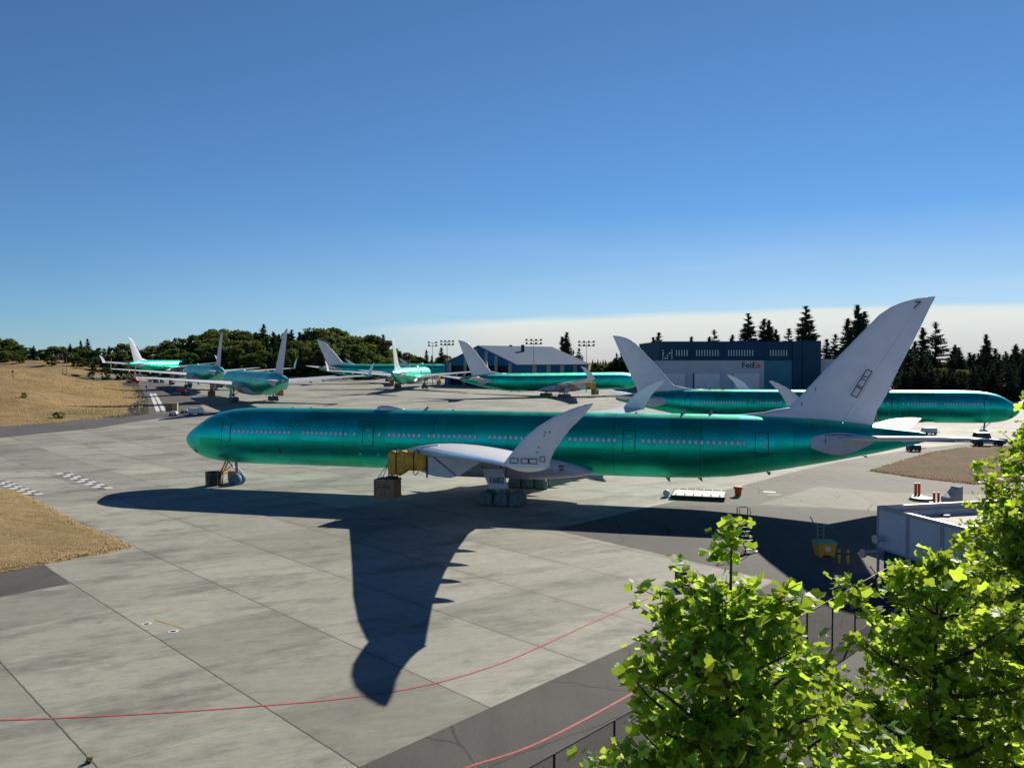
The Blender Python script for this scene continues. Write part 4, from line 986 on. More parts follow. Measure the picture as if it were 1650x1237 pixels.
# ---------------------------------------------------------------- hangars and other far buildings
def hangar():
    P0 = Vector((2.1, 360)); u = Vector((-.6987, .7154)); v = Vector((.7071, .7071))  # facade direction, side direction
    g = gz(0, 375); r = empty('hangar', (P0.x, P0.y, g), 0, 'large blue hangar with grey hipped roof and beige pilasters behind the apron', 'hangar')
    W, Ls, E, Pk = 48.8, 48.3, 12.1-g, 20.3-g
    def q(a, b, z): w = u*a+v*b; return (w.x, w.y, z)
    def bx(mb, a0, b0, z0, a1, b1, z1): mb.hexa([q(a0, b0, z0), q(a1, b0, z0), q(a1, b1, z0), q(a0, b1, z0), q(a0, b0, z1), q(a1, b0, z1), q(a1, b1, z1), q(a0, b1, z1)])
    mb = MB(); dh = 9.5
    # gable wall above the doors
    mb.add([q(0, 0, dh), q(W, 0, dh), q(W, 0, E), q(W/2, 0, Pk), q(0, 0, E), q(0, .4, dh), q(W, .4, dh), q(W, .4, E), q(W/2, .4, Pk), q(0, .4, E)], [(0, 1, 2, 3, 4), (9, 8, 7, 6, 5), (0, 5, 6, 1)])
    bx(mb, 0, 0.41, 0, .4, Ls, E); bx(mb, W-.4, .41, 0, W, Ls, E); bx(mb, .4, Ls-.4, 0, W-.4, Ls, E)
    bx(mb, 0, 0, 0, 4, .4, dh); bx(mb, W-4, 0, 0, W, .4, dh)
    mb.build('wall', 'hangar_blue', r)
    mb = MB(); o = .8
    for a0, z0, a1, z1 in ((-o, E-.25, W/2, Pk+.15), (W+o, E-.25, W/2, Pk+.15)):
        mb.hexa([q(a0, -o, z0), q(a0, Ls+o, z0), q(a1, Ls+o, z1), q(a1, -o, z1), q(a0, -o, z0+.3), q(a0, Ls+o, z0+.3), q(a1, Ls+o, z1+.3), q(a1, -o, z1+.3)])
    ro = mb.build('roof', 'hangar_roof', r)
    mb = MB()
    for b in np.linspace(0, Ls, 17): mb.tube([q(-.75, b, E+.06), q(W/2, b, Pk+.46)], .05, 4)
    mb.build('roof_seam', 'hangar_roof', ro)
    for a in (16, 24): 
        mb = MB(); bx(mb, a, 20, Pk-2.5, a+1.2, 21, Pk+.9); mb.build('vent', 'bldg_dark', ro)
    for a in (3.2, 12, 18.5, W/2+1, W-16, W-5):   # facade pilasters
        mb = MB(); zt = E+(Pk-E)*(1-abs(a+.9-W/2)/(W/2))-.5; bx(mb, a, -.25, dh-3, a+1.9, -.01, zt); mb.build('pilaster', 'hangar_beige', r)
    for a in (12.2, 24, W-14.5): mb = MB(); bx(mb, a, -.1, 0, a+1.5, .3, dh-3.02); mb.build('door_post', 'yellow_wood', r)
    for b in (9.5, 18.8, 28, 37.2, 45.5): mb = MB(); bx(mb, -.3, b, 0, -.01, b+2.6, E-.3); mb.build('pilaster', 'hangar_beige', r)
    mb = MB(); bx(mb, 4.01, 1.2, 0, W-4.01, 1.5, dh); mb.build('door', 'hangar_inside_shade', r)  # near-black sheet stands in for the shade inside the open doorway
hangar()
def courier():
    D = 350.0; k = D/CAM_F
    def X(px): return (px-825)*k
    def Z(py): return CAM_H-(py-581.5)*k
    g = gz(70, 350); yb = D
    r = empty('courier_hangar', (X(1062), D, 0), 0, 'wide navy-topped hangar with lettered sign and white dock doors', 'hangar')
    ox = X(1062)
    def bx(mb, px0, px1, py0, py1, y0, y1): mb.box(X(px0)-ox, y0, Z(py1), X(px1)-ox, y1, Z(py0))
    zb = 581.5+(CAM_H-g)/k
    mb = MB(); bx(mb, 1062, 1277, 551, 580.5, 0, 55); mb.build('upper_wall', 'navy', r)
    mb = MB(); bx(mb, 1061, 1278, 550, 551, -.3, 55.3); mb.build('parapet', 'navy', r)
    mb = MB(); bx(mb, 1063, 1232, 580.5, zb, .6, 54); mb.build('lower_wall', 'bldg_grey', r)
    mb = MB(); bx(mb, 1232.1, 1277, 580.5, zb, .4, 54); 
    for i in range(9): mb.box(X(1233)-ox, .3, Z(584+i*5)-.05, X(1276)-ox, .4, Z(584+i*5)+.12)
    mb.build('side_wall', 'bldg_teal', r)
    mb = MB(); bx(mb, 1277.2, 1292, 549.5, zb, -.5, 50); mb.build('stair_tower', 'bldg_dark', r)
    mb = MB(); bx(mb, 1292.2, 1321, 549, zb, -1.2, 50)
    for i in range(14): mb.box(X(1293)-ox, -1.3, Z(553+i*6), X(1320)-ox, -1.2, Z(553+i*6)+.15)
    mb.build('end_block', 'bldg_dark', r)
    for a, b in ((1063.5, 1104), (1120, 1160.5), (1183, 1224)):
        mb = MB(); bx(mb, a, b, 602, zb, .3, .6)
        for i in range(1, 8): mb.box(X(a)-ox, .24, Z(602+i*5), X(b)-ox, .3, Z(602+i*5)+.1)
        d = mb.build('dock_door', 'door_white', r)
        mb = MB(); bx(mb, a-1, a-.1, 601, zb, .2, .6); bx(mb, b+.1, b+1, 601, zb, .2, .6); bx(mb, a-.1, b+.1, 601, 601.9, .2, .6); mb.build('door_frame', 'bldg_grey', d)
    mb = MB(); bx(mb, 1117, 1118.5, 601, zb, .35, .6); mb.build('drain_pipe', 'bldg_dark', r)
    for x0, n in ((1089, 5), (1121.5, 9), (1173, 10), (1240.5, 7)):      # clerestory strips
        f = MB(); bx(f, x0-1, x0+n*4.3, 563.2, 574, -.10, -.01); fo = f.build('window_band', 'bldg_dark', r)
        for i in range(n): mb = MB(); bx(mb, x0+i*4.3, x0+i*4.3+1.5, 563.8, 573.5, -.16, -.101); mb.build('light_panel', 'pale', fo)
    f = MB(); bx(f, 1066.5, 1085, 563, 579.5, -.10, -.01); fo = f.build('lattice_window', 'bldg_dark', r)
    rr = random.Random(4)
    for i in range(5):
        for j in range(4):
            if rr.random() < .78:
                x = 1067.3+i*3.5+rr.uniform(-.4, .4); y = 564+j*3.9; mb = MB(); bx(mb, x, x+rr.uniform(1.6, 2.5), y, y+rr.uniform(1.8, 2.6), -.16, -.101); mb.build('light_panel', 'door_white', fo)
    z = Z(588.6); s = 11.8*k*1.15
    s_ = bpy.data.objects
    sign = MB(); bx(sign, 1198, 1226, 582.2, 595, .52, .6); so_ = sign.build('sign_board', 'bldg_grey', r)
    a = text_mesh('Fed', s, 'sign_lettering', 'sign_blue', so_, Matrix.Translation((X(1205.3)-ox, .45, z)) @ Matrix.Rotation(R(90), 4, 'X'), .06)
    b = text_mesh('Ex', s, 'sign_lettering', 'sign_red', so_, Matrix.Translation((X(1219.8)-ox, .45, z)) @ Matrix.Rotation(R(90), 4, 'X'), .06)
    r2 = empty('annex', (X(1321.5), D+4, 0), 0, 'low pale grey annex right of the navy-topped hangar, behind the big fin', 'building')
    mb = MB(); mb.box(0, 0, g-1, X(1352)-X(1321.5), 30, Z(578.5)); mb.build('wall', 'bldg_grey', r2); mb = MB(); mb.box(-.3, -.3, Z(578.5)+.01, X(1352)-X(1321.5)+.3, 30.3, Z(577.8)); mb.build('parapet', 'bldg_dark', r2)
courier()
# apron light masts
def mast(px, top, D, label, heads=6, w=1.0, r0=.16):
    x, y, zt = at(px, top, D); g = terr(x, y); r = empty('light_mast', (x, y, g), 0, label, 'light mast', 'apron light masts'); H = zt-g
    mb = MB(); mb.tube([(0, 0, 0), (0, 0, H-1.2)], r0, 8, r0*.5); mb.build('pole', 'strut', r)
    mb = MB(); mb.tube([(-3*w, 0, H-1.6), (3*w, 0, H-1.6)], .12, 5); mb.tube([(-2.4*w, 0, H-.2), (2.4*w, 0, H-.2)], .09, 5); mb.tube([(0, 0, H-1.8), (0, 0, H-.1)], .1, 5); mb.build('crossbar', 'dark_metal', r)
    for i in range(heads):
        hn = max(heads//2, 2); a = (-3+6*(i % hn)/(hn-1))*w*.95; z = H-1.2 if i < hn else H+.1
        mb = MB(); mb.hexa([(a-.45, -.3, z-.35), (a+.45, -.3, z-.35), (a+.45, .3, z-.2), (a-.45, .3, z-.2), (a-.4, -.35, z+.25), (a+.4, -.35, z+.25), (a+.4, .2, z+.4), (a-.4, .2, z+.4)]); mb.build('lamp_head', 'dark_metal', r)
mast(860, 548, 330, 'light mast in front of the grey hangar roof', 8)
mast(945, 551, 330, 'light mast right of the grey-roofed hangar', 8)
mast(720.5, 550, 360, 'light mast just left of the blue hangar with a wide head', 8, .9)
mast(697, 552, 380, 'narrow-headed light mast beyond the tail-on bright green airliner', 4, .6)
mast(101, 568, 300, 'slim light mast left of its twin on the grass mound', 2, .7, .14)
mast(107, 569, 305, 'slim light mast right of its twin on the grass mound', 2, .7, .14)

# ---------------------------------------------------------------- vehicles and small things farther off
def wheelset(r, xs, ys, rad, w=.25, m='black_plastic'):
    for x in xs:
        for y in ys: mb = MB(); mb.lathe([(.02, -w/2), (rad, -w/2), (rad, w/2), (.02, w/2)], 14, (x, y, rad), 'Y'); mb.build('wheel', m, r, True, auto=40)
def tug(px, label):
    p = un(*px); r = empty('aircraft_tug', (p[0], p[1], gz(p[0], p[1])+.02), R(-8), label, 'tug')
    mb = MB(); mb.prism([(-2.2, .4), (2.6, .4), (2.6, .95), (1.6, 1.1), (.7, 1.15), (-2.2, 1.25)], -1.1, 1.1); mb.build('chassis', 'veh_blue', r)
    mb = MB(); mb.hexa([(-2.0, -1.0, 1.26), (.4, -1.0, 1.26), (.4, 1.0, 1.26), (-2.0, 1.0, 1.26), (-1.8, -.9, 2.1), (.1, -.9, 2.1), (.1, .9, 2.1), (-1.8, .9, 2.1)]); c = mb.build('cab', 'glass', r)
    mb = MB(); mb.box(-1.95, -1.0, 2.1, .2, 1.0, 2.25); mb.build('cab_roof', 'veh_white', c)
    mb = MB(); mb.box(-1.0, -1.13, .45, .6, -1.1, .75); mb.build('side_panel', 'veh_white', r)
    wheelset(r, (-1.4, 1.7), (-.95, .95), .52, .35)
    mb = MB(); mb.tube([(-2.2, 0, .6), (-5, 0, .5)], .08, 6); mb.build('tow_bar', 'strut', r)
tug((1590, 718), 'dark blue aircraft tug standing at the nose wheel before the navy hangar')
def cart(px, label, w, d, h, body, m2='black_plastic', cat='cart', name='equipment_cart', rz=0):
    p = un(*px); r = empty(name, (p[0], p[1], gz(p[0], p[1])+.03), rz, label, cat)
    mb = MB(); mb.prism([(-w/2, .35), (w/2, .35), (w/2, h*.8), (w/2-.2, h), (-w/2+.3, h), (-w/2, h*.7)], -d/2, d/2); mb.build('cart_body', body, r)
    mb = MB(); mb.box(-w/2-.05, -d/2-.05, .25, w/2+.05, d/2+.05, .34); mb.tube([(w/2, 0, .3), (w/2+.9, 0, .5)], .05, 5); mb.build('chassis', m2, r)
    wheelset(r, (-w/3, w/3), (-d/2, d/2), .24, .15); return r
cart((1472, 727), 'small dark blue cart on the taxiway below the big tailplane', 1.9, 1.1, 1.0, 'veh_blue')
cart((1497, 700), 'pale ground-power cart in the shade of the right-hand airliner', 2.5, 1.5, 1.3, 'veh_white')
cart((315, 668), 'white and black equipment cart near the nose of the nearest airliner', 3.0, 1.6, 1.5, 'veh_white')
cart((298, 666), 'low pale cart left of the white and black one', 1.6, 1.2, .9, 'grey_panel')
cart((280, 670), 'small white and yellow cart beside the yellow crates', 1.6, 1.2, 1.0, 'white_paint')
cart((292, 634), 'dark red towed cart on the shoulder by the left wing', 3.2, 1.8, 1.6, 'veh_red')
cart((284, 637), 'grey low trailer left of the dark red cart', 2.4, 1.6, .8, 'grey_frame')
for px, m, lab in (((272, 662), 'wood', 'brown crate standing left of a yellow crate on the shoulder'), ((282, 662), 'yellow_wood', 'bright yellow crate standing on the asphalt shoulder')):
    p = un(*px); r = empty('shipping_crate', (p[0], p[1], gz(p[0], p[1])+.03), R(10), lab, 'crate', 'crates on the shoulder')
    mb = MB(); mb.box(-.62, -.6, .12, .62, .6, 1.75); mb.build('box', m, r); mb = MB()
    for x in (-.5, 0, .5): mb.box(x-.08, -.66, 0, x+.08, .66, .12)
    mb.box(-.66, -.64, 1.76, .66, .64, 1.86); mb.build('batten', 'hangar_beige', r)
def vehicle(px, label, m, L=4.6, kind='car', rz=0.0, zoff=.03):
    p = un(*px) if px[0] > 0 else ((-222.0, 422.0) if px[0] < -100 else (-230.0, 426.0)); g = max(terr(p[0], p[1]), gz(p[0], p[1]))
    r = empty('parked_'+kind, (p[0], p[1], g+zoff), rz, label, kind, 'vehicles parked at the far left')
    w = .9; h = 1.45 if kind == 'car' else 1.9
    prof_ = [(-L/2, .35), (L/2, .35), (L/2, .8), (L*.32, .95), (L*.18, h), (-L*.30, h), (-L*.42, .95), (-L/2, .9)] if kind == 'car' else [(-L/2, .4), (L/2, .4), (L/2, 1.0), (L*.36, 1.15), (L*.24, h), (-L*.05, h), (-L*.08, 1.1), (-L/2, 1.1)]
    mb = MB(); mb.prism(prof_, -w, w); mb.build('body', m, r)
    mb = MB(); mb.prism([(L*.29, .98), (L*.17, h-.08), (-L*.03, h-.08), (-L*.05, .98)], -w-.012, w+.012); mb.build('window', 'glass', r)
    wheelset(r, (-L*.32, L*.32), (-w+.1, w-.1), .33, .22)
vehicle((215, 617), 'red pickup truck parked by the left wing shadow', 'veh_red', 5.4, 'truck', R(5))
vehicle((248, 615), 'white van beside the pickup, below the long left wing', 'veh_white', 5.0, 'truck', R(0))
vehicle((256, 617), 'dark car between the white van and the wheels', 'veh_blue', 4.6, 'car', R(60))
for i, (px, m, l) in enumerate((((248, 604), 'veh_blue', 'dark car leftmost of a far row under the wing'), ((257, 604), 'black_plastic', 'black car second in the far row under the wing'), ((266, 604.5), 'veh_red', 'dull red car third in the far row under the wing'), ((274, 605), 'grey_frame', 'grey car fourth in the far row under the wing'), ((-98, 606), 'veh_blue', 'blue car on the embankment road by the slim masts'), ((-108, 606.5), 'black_plastic', 'dark car just right of the slim masts'))):
    vehicle(px, l, m, 4.7, 'car', R(8*i))
# shoulder marker posts
for px, H, lab in (((21, 611), 2.8, 'dark marker post on the left grass bank'), ((236, 632), 2.4, 'dark sign post on the grass edge by the shoulder')):
    x, y, g = ray_terr(*px); r = empty('marker_post', (x, y, g-.1), 0, lab, 'post')
    mb = MB(); mb.tube([(0, 0, 0), (0, 0, H)], .09, 6); mb.build('pole', 'dark_metal', r); mb = MB(); mb.box(-.3, -.14, H-.6, .3, -.095, H-.1); mb.build('plate', 'bldg_dark', r)

# ---------------------------------------------------------------- trees
def leafcloud(n, gen, size, up=.5, rng=RNG, tri=False):
    """n small leaf clumps; gen(n)->(n,3) centres. Returns MB"""
    C = gen(n); mb = MB(); V = []; F = []
    d = rng.normal(size=(n, 3)); d /= np.linalg.norm(d, axis=1)[:, None]
    e = rng.normal(size=(n, 3)); e -= (e*d).sum(1)[:, None]*d; e /= np.linalg.norm(e, axis=1)[:, None]
    f = np.cross(d, e); s = size*rng.uniform(.5, 1.3, n)[:, None]
    a = e*s; b = f*s
    V = np.concatenate([C-a*.5-b*.3, C+a*.1-b*.6, C+a*.6+b*.05, C+a*.15+b*.55, C-a*.45+b*.35], axis=1).reshape(-1, 3)
    F = [tuple(range(5*i, 5*i+5)) for i in range(n)]
    mb.v = [tuple(p) for p in V]; mb.f = F; return mb
def build_raw(mb, name, m, parent):
    me = bpy.data.meshes.new(name); me.from_pydata(mb.v, [], mb.f); me.update(); me.materials.append(M[m])
    o = bpy.data.objects.new(name, me); COL.objects.link(o); o.parent = parent; return o
def broadleaf(m, seed, H=20.0, n=7000):
    rg = np.random.default_rng(seed); r = empty('broadleaf_tree')
    # lobes spread through the crown
    K = 36; lob = []
    for i in range(K):
        z = rg.uniform(.06, .97); rad = (1-(2*abs(z-.5))**2.2)**.5*.36 if z > .5 else .36*(1-(.5-z)*.8)
        t = rg.uniform(0, 6.28); q = rad*math.sqrt(rg.uniform(.15, 1)); lob.append((q*math.cos(t), q*math.sin(t), z, rg.uniform(.06, .13)))
    lob = np.array(lob)
    def gen(n):
        k = rg.integers(0, K, n); d = rg.normal(size=(n, 3)); d /= np.linalg.norm(d, axis=1)[:, None]
        rr = lob[k, 3][:, None]*rg.uniform(.55, 1.08, n)[:, None]; return (lob[k, :3]+d*rr*np.array([1, 1, .85]))*H
    build_raw(leafcloud(n, gen, .030*H, rng=rg), 'crown', m, r)
    mb = MB(); mb.tube([(0, 0, -1.5), (.01*H, 0, .25*H), (0, .01*H, .6*H)], .022*H, 6, .006*H)
    for i in range(7):
        l = lob[i]; mb.tube([(0, 0, .25*H+i*.03*H), (l[0]*H*.5, l[1]*H*.5, (l[2]*.6+.15)*H), tuple(l[:3]*H)], .009*H, 4, .002*H)
    mb.build('trunk', 'bark', r)
    return r
def conifer(seed, H=30.0, spread=.17, gappy=.5, droop=.35, n_wh=46):
    rg = random.Random(seed); r = empty('conifer_tree'); mb = MB()
    for i in range(n_wh):
        f = i/(n_wh-1); z = H*(.10+.88*f); L0 = H*spread*(1-f)**.82*(.62+.38*math.sin(min(1, (1-f)*9)*1.57))+.25
        k = rg.randint(7, 9) if f < .8 else 5
        for j in range(k):
            if rg.random() < gappy*.25: continue
            t = rg.uniform(0, 6.28); L = L0*rg.uniform(.55, 1.15); dr = droop*rg.uniform(.6, 1.4)*(1-f*.9)-.10*(f > .6)
            d = Vector((math.cos(t), math.sin(t), 0)); nrm = Vector((-math.sin(t), math.cos(t), 0)); o = Vector((0, 0, z))
            # branch = chain of short needle sprays
            m_ = max(5, int(L/.28))
            for s in range(m_):
                q = (s+rg.random())/m_; c = o+d*L*q+Vector((0, 0, -dr*L*q*q+.18*L*q)); w = (.8+.32*L*(1-q))*rg.uniform(.6, 1.2); ll = rg.uniform(.6, 1.2)
                a = nrm*w*.5+Vector((0, 0, rg.uniform(-.25, .1))); b = d*ll
                mb.add([c-a, c+b*.2-Vector((0, 0, .28)), c+a, c+b, ], [(0, 1, 3), (1, 2, 3)])
                if rg.random() < .85:
                    v = Vector((0, 0, -rg.uniform(.5, 1.0))); mb.add([c-d*.45, c+d*.5, c+v+nrm*rg.uniform(-.3, .3)], [(0, 1, 2)])
    build_raw(mb, 'crown', 'fol_c', r)
    mb = MB(); mb.tube([(0, 0, -1.5), (0, 0, H*.5), (0, 0, H*.99)], H*.013, 6, .05); mb.build('trunk', 'bark', r)
    return r
BL = [broadleaf('fol_a', 11), broadleaf('fol_b', 12), broadleaf('fol_a', 13), broadleaf('fol_b', 14), broadleaf('fol_a', 15)]
CF = [conifer(21), conifer(22, spread=.20, gappy=.9, droop=.5), conifer(23, spread=.14, gappy=.4), conifer(24, spread=.23, gappy=1.2, droop=.2, n_wh=34), conifer(25, spread=.18, gappy=.6)]
used = set()
def tree(src, x, y, H, label, cat, group, rz=None, wide=1.0):
    if src.name not in used: o = src; used.add(src.name)
    else: o = copy_tree(src)
    base = 20.0 if src in BL else 30.0
    s = H/base; o.scale = (s*wide, s*wide, s); o.location = (x, y, terr(x, y)-.2); o.rotation_euler = (0, 0, random.uniform(0, 6.28) if rz is None else rz)
    tag(o, label, cat, group)
def tree_px(src, px, top, D, label, cat='conifer', group=None, wide=1.0):
    x, y, z = at(px, top, D); tree(src, x, y, z-terr(x, y)+.2, label, cat, group, wide=wide)
# conifers one can tell apart
named = [
 (2, 906, 541, 445, 'tall dense conifer right of the grey hangar roof, left stem of a pair'), (0, 913, 534, 447, 'tallest dense conifer right of the grey hangar roof'),
 (3, 924, 563, 450, 'thin ragged conifer just right of the tall hangar-side pair'), (3, 933, 560, 455, 'sparse pale conifer at the low end of the hangar roof'),
 (4, 1062, 534, 420, 'dark conifer at the left corner of the navy-topped hangar'), (0, 1053, 542, 415, 'shorter conifer left of the navy-topped hangar corner'),
 (1, 994, 568, 400, 'squat dark conifer behind the fin right of the grey hangar'), (4, 1001, 566, 405, 'second squat dark conifer behind that same fin'),
 (2, 1114, 541, 430, 'tiny conifer tip just above the navy roof'), (3, 1151, 530, 430, 'ragged bent-topped conifer above the navy roof'), (2, 1143, 541, 430, 'low conifer tip left of the bent-topped one'),
 (2, 1180, 538, 430, 'small conifer tip above the navy roof between bigger trees'),
 (1, 1206, 503, 425, 'broad tall conifer above the lettered sign'), (4, 1231, 512, 430, 'left conifer of a close pair above the navy roof'), (0, 1240, 514, 432, 'right conifer of a close pair above the navy roof'), (0, 1251, 529, 435, 'lower conifer right of the close pair'),
 (3, 1271, 528, 430, 'thin sparse conifer left of the tallest one'), (1, 1299, 491, 420, 'tallest tiered conifer above the dark end block'),
 (4, 1332, 545, 400, 'dark cone-shaped conifer beside the dark end block'), (3, 1346, 537, 400, 'droopy flat-topped conifer left of the big fin'), (4, 1367, 511, 395, 'dense conifer just left of the big fin'), (0, 1383, 489, 390, 'highest conifer at the leading edge of the big fin'), (1, 1392, 500, 392, 'conifer half hidden by the leading edge of the big fin'),
 (2, 1487, 526, 380, 'narrow conifer at the trailing edge of the big fin'), (3, 1508, 517, 375, 'tall ragged conifer right of the big fin'), (4, 1475, 548, 385, 'low conifer tucked against the big fin'), (1, 1540, 554, 370, 'medium conifer between the ragged one and the broad one'),
 (0, 1590, 537, 360, 'broad spired conifer above the right-hand nose'), (1, 1577, 568, 350, 'bushy conifer left of the broad spired one'), (4, 1604, 560, 352, 'bushy conifer right of the broad spired one'), (4, 1637, 553, 360, 'dark conifer near the right edge of the picture'), (2, 1652, 561, 360, 'conifer cut by the right edge of the picture'), (4, 1620, 575, 340, 'low conifer between the broad one and the right edge'),
 (2, 130, 548, 560, 'left of two dark conifers standing above the far left wood'), (4, 141, 545, 560, 'right of two dark conifers standing above the far left wood'),
 (1, 424, 521, 520, 'dark conifer spire above the wood between the two left fins'), (4, 440, 533, 520, 'dark conifer right of the spire above the left wood'), (0, 413, 534, 520, 'dark conifer left of the spire above the left wood'), (1, 470, 530, 510, 'wide dark conifer behind the fin of the nearest left-row airliner'), (4, 497, 532, 510, 'dark conifer left of the ragged middle wood'), (0, 482, 534, 510, 'dark conifer next to the wide dark one'),
 (3, 617, 538, 500, 'thin ragged conifer at the right end of the middle wood'), (2, 687, 563, 520, 'small conifer spire left of the light masts'), (2, 696, 572, 520, 'tiny conifer between the light masts'), (4, 711, 559, 500, 'cone-shaped conifer beside the wide-headed light mast'), (1, 678, 574, 520, 'low dark conifer left of the small spire')]
for k, px, top, D, lab in named: tree_px(CF[k], px, top, D, lab, wide=1.3)
# the conifer wood behind the right-hand nose
def region2(px):
    for lim, t in ((1500, 'hugging the trailing edge of the big fin'), (1530, 'at the foot of the tall ragged conifer'), (1570, 'between the ragged conifer and the broad spired one'), (1615, 'around the broad spired conifer above the right-hand nose')):
        if px < lim: return t
    return 'at the right edge beyond the right-hand nose'
for i in range(70):
    px = 1452+i*3.4+random.uniform(-3, 3); top = random.uniform(557, 597); D = random.uniform(330, 400)
    tree_px(CF[random.choice((0, 1, 4))], px, top, D, 'dark conifer of the dense wood '+region2(px), 'conifer', 'dense conifers '+region2(px), 1.6)
for i in range(34):
    px = 1450+i*6.6+random.uniform(-3, 3)
    tree_px(CF[random.choice((0, 1, 4))], px, random.uniform(584, 606), random.uniform(300, 322), 'lower front conifer '+region2(px), 'conifer', 'front conifers '+region2(px), 2.0)
for px, top, lab in ((1515, 592, 'yellow-green rounded tree before the conifers right of the big fin'), (1556, 594, 'pale green rounded tree before the conifers above the right-hand fuselage'), (1470, 610, 'olive bush against the trailing edge of the big fin')):
    tree_px(BL[1], px, top, 325, lab, 'tree')
for i in range(10):
    tree_px(CF[i % 5], 955+i*4.2, random.uniform(578, 584), 620, 'faint distant conifer right of the grey hangar roof', 'conifer', 'faint far conifers right of the hangar', 1.2)
for i in range(14):
    tree_px(BL[i % 5], 965+i*7+random.uniform(-2, 2), random.uniform(586, 592) if i < 4 else random.uniform(578, 588), 400+i, 'round green tree between the grey-roofed and the navy-topped hangars', 'tree', 'round trees between the hangars', 1.3)
# left and middle wood, top line read off the photograph
TL = [(-60, 548), (0, 547), (15, 550), (30, 560), (60, 561), (90, 560), (110, 557), (130, 558), (160, 560), (180, 560), (200, 554), (215, 560), (232, 565), (245, 559), (262, 555), (285, 548), (300, 552), (315, 546), (335, 541), (350, 532), (375, 535), (400, 533), (420, 540), (450, 540), (480, 540), (500, 534), (512, 527), (525, 526), (545, 534), (560, 542), (580, 541), (600, 543), (612, 550), (625, 556), (645, 566), (665, 573), (685, 579), (710, 576), (735, 572), (760, 576)]
def region(px):
    for lim, t in ((110, 'left of the slim twin masts'), (205, 'between the slim masts and the farthest left-row fin'), (355, 'between the first two left-row fins'), (460, 'between the two tail-on left-row fins'), (520, 'right of the nearest left-row fin'), (630, 'behind the airliner that noses behind the hangar')):
        if px < lim: return t
    return 'left of the grey-roofed hangar and its light masts'
def topline(px): return float(np.interp(px, [t[0] for t in TL], [t[1] for t in TL]))
for row, (D0, dpx, drop, cnt) in enumerate(((540, 9.0, 0, 92), (500, 12, 13, 69), (460, 17, 24, 48))):
    for i in range(cnt):
        px = -60+i*dpx+random.uniform(-4, 4)
        if px > 760: break
        D = D0+random.uniform(-18, 18); top = topline(px)+drop+random.uniform(-3, 6)
        if row == 2 and (px < 225 or px > 640): continue
        x, y, z = at(px, top, D)
        if z-terr(x, y) < 4: continue
        dark = (400 < px < 520 and random.random() < .6) or random.random() < .13
        if dark: tree_px(CF[random.choice((0, 1, 4))], px, top-random.uniform(1, 5), D, ('tall', 'mid-height', 'low front')[row]+' dark conifer in the wood '+region(px), 'conifer', 'conifers '+('back', 'middle', 'front')[row]+' of the wood '+region(px), 1.6)
        else: tree_px(BL[random.choice((0, 1, 2, 3, 4))], px, top, D, ('tall', 'mid-height', 'low front')[row]+' leafy tree in the wood '+region(px), 'tree', 'leafy trees '+('back', 'middle', 'front')[row]+' of the wood '+region(px), 1.35 if px > 110 else 2.0)
for i in range(42):
    px = -40+i*6.2; tree_px(BL[i % 5], px+random.uniform(-3, 3), topline(px)+random.uniform(9, 22), random.uniform(520, 535), 'low leafy tree filling the wood '+region(px), 'tree', 'low trees filling the wood '+region(px), 1.7)
# bushes on the mounds to the left
for px, H, w, D, lab in ((171, 6.0, 1.1, 392, 'round green bush on the tan bank left of the long wing'), (201, 5.4, 1.2, 400, 'dark bush on the bank behind the folded wingtips'), (147, 4.2, 1.2, 392, 'small olive bush left of the round green one'), (191, 5.2, 1.1, 402, 'dark bush next to the folded wingtip'), (212, 5.0, 1.1, 398, 'dark bush right of the folded wingtip')):
    x = (px-825)/CAM_F*D; tree(BL[1 if px == 147 else 0], x, D, H, lab, 'bush', None, wide=w)
for px, py, H, w, lab in ((38, 640, 1.2, 2.0, 'flat scrubby bush on the lower part of the left bank'), (95, 674, 1.4, 2.4, 'dark flat bush at the foot of the left bank')):
    x, y, g = ray_terr(px, py); tree(BL[0], x, y, H, lab, 'bush', None, wide=w)
for src in BL+CF:
    if src.name not in used: tree(src, -300, 640, 20, 'tree in the far wood', 'tree', 'far trees')

# dry grass tufts on the turf, too many to count
def tufts(name, pts, m, label, hmin, hmax, seed):
    rg = random.Random(seed); V = []; F = []
    for x, y, z in pts:
        for b in range(3):
            t = rg.uniform(0, 6.28); w = rg.uniform(.03, .07); h = rg.uniform(hmin, hmax); dx, dy = math.cos(t)*w, math.sin(t)*w; lx, ly = rg.uniform(-.6, .6)*h, rg.uniform(-.6, .6)*h
            k = len(V); V += [(x-dx, y-dy, z-.02), (x+dx, y+dy, z-.02), (x+lx, y+ly, z+h)]; F.append((k, k+1, k+2))
    me = bpy.data.meshes.new(name); me.from_pydata(V, [], F); me.update(); me.materials.append(M[m])
    o = bpy.data.objects.new(name, me); COL.objects.link(o); tag(o, label, 'grass', kind='stuff')
def poly_pts(poly, n, seed, edge=.5):
    rg = random.Random(seed); out = []; xs = [p[0] for p in poly]; ys = [p[1] for p in poly]
    while len(out) < n:
        x, y = rg.uniform(min(xs)-.4, max(xs)+.4), rg.uniform(min(ys)-.4, max(ys)+.4); d = sdist(x, y, poly)
        if d < .12 and (d > -1.2 or rg.random() < edge): out.append((x, y, gz(x, y)+(.02 if d > -.2 else .12)))
    return out
isl = upx([(0, 787), (25, 791), (76, 815), (127, 843), (170, 862), (211, 881), (178, 890), (71, 909), (0, 922)])
tufts('grass_tufts', poly_pts(isl, 4200, 3, .3), 'tuft', 'dry straw-coloured grass tufts on the left turf island', .03, .14, 5)
isr = upx([(1398, 759), (1454, 742), (1495, 730), (1544, 722), (1617, 719), (1700, 760), (1568, 781), (1471, 770)])
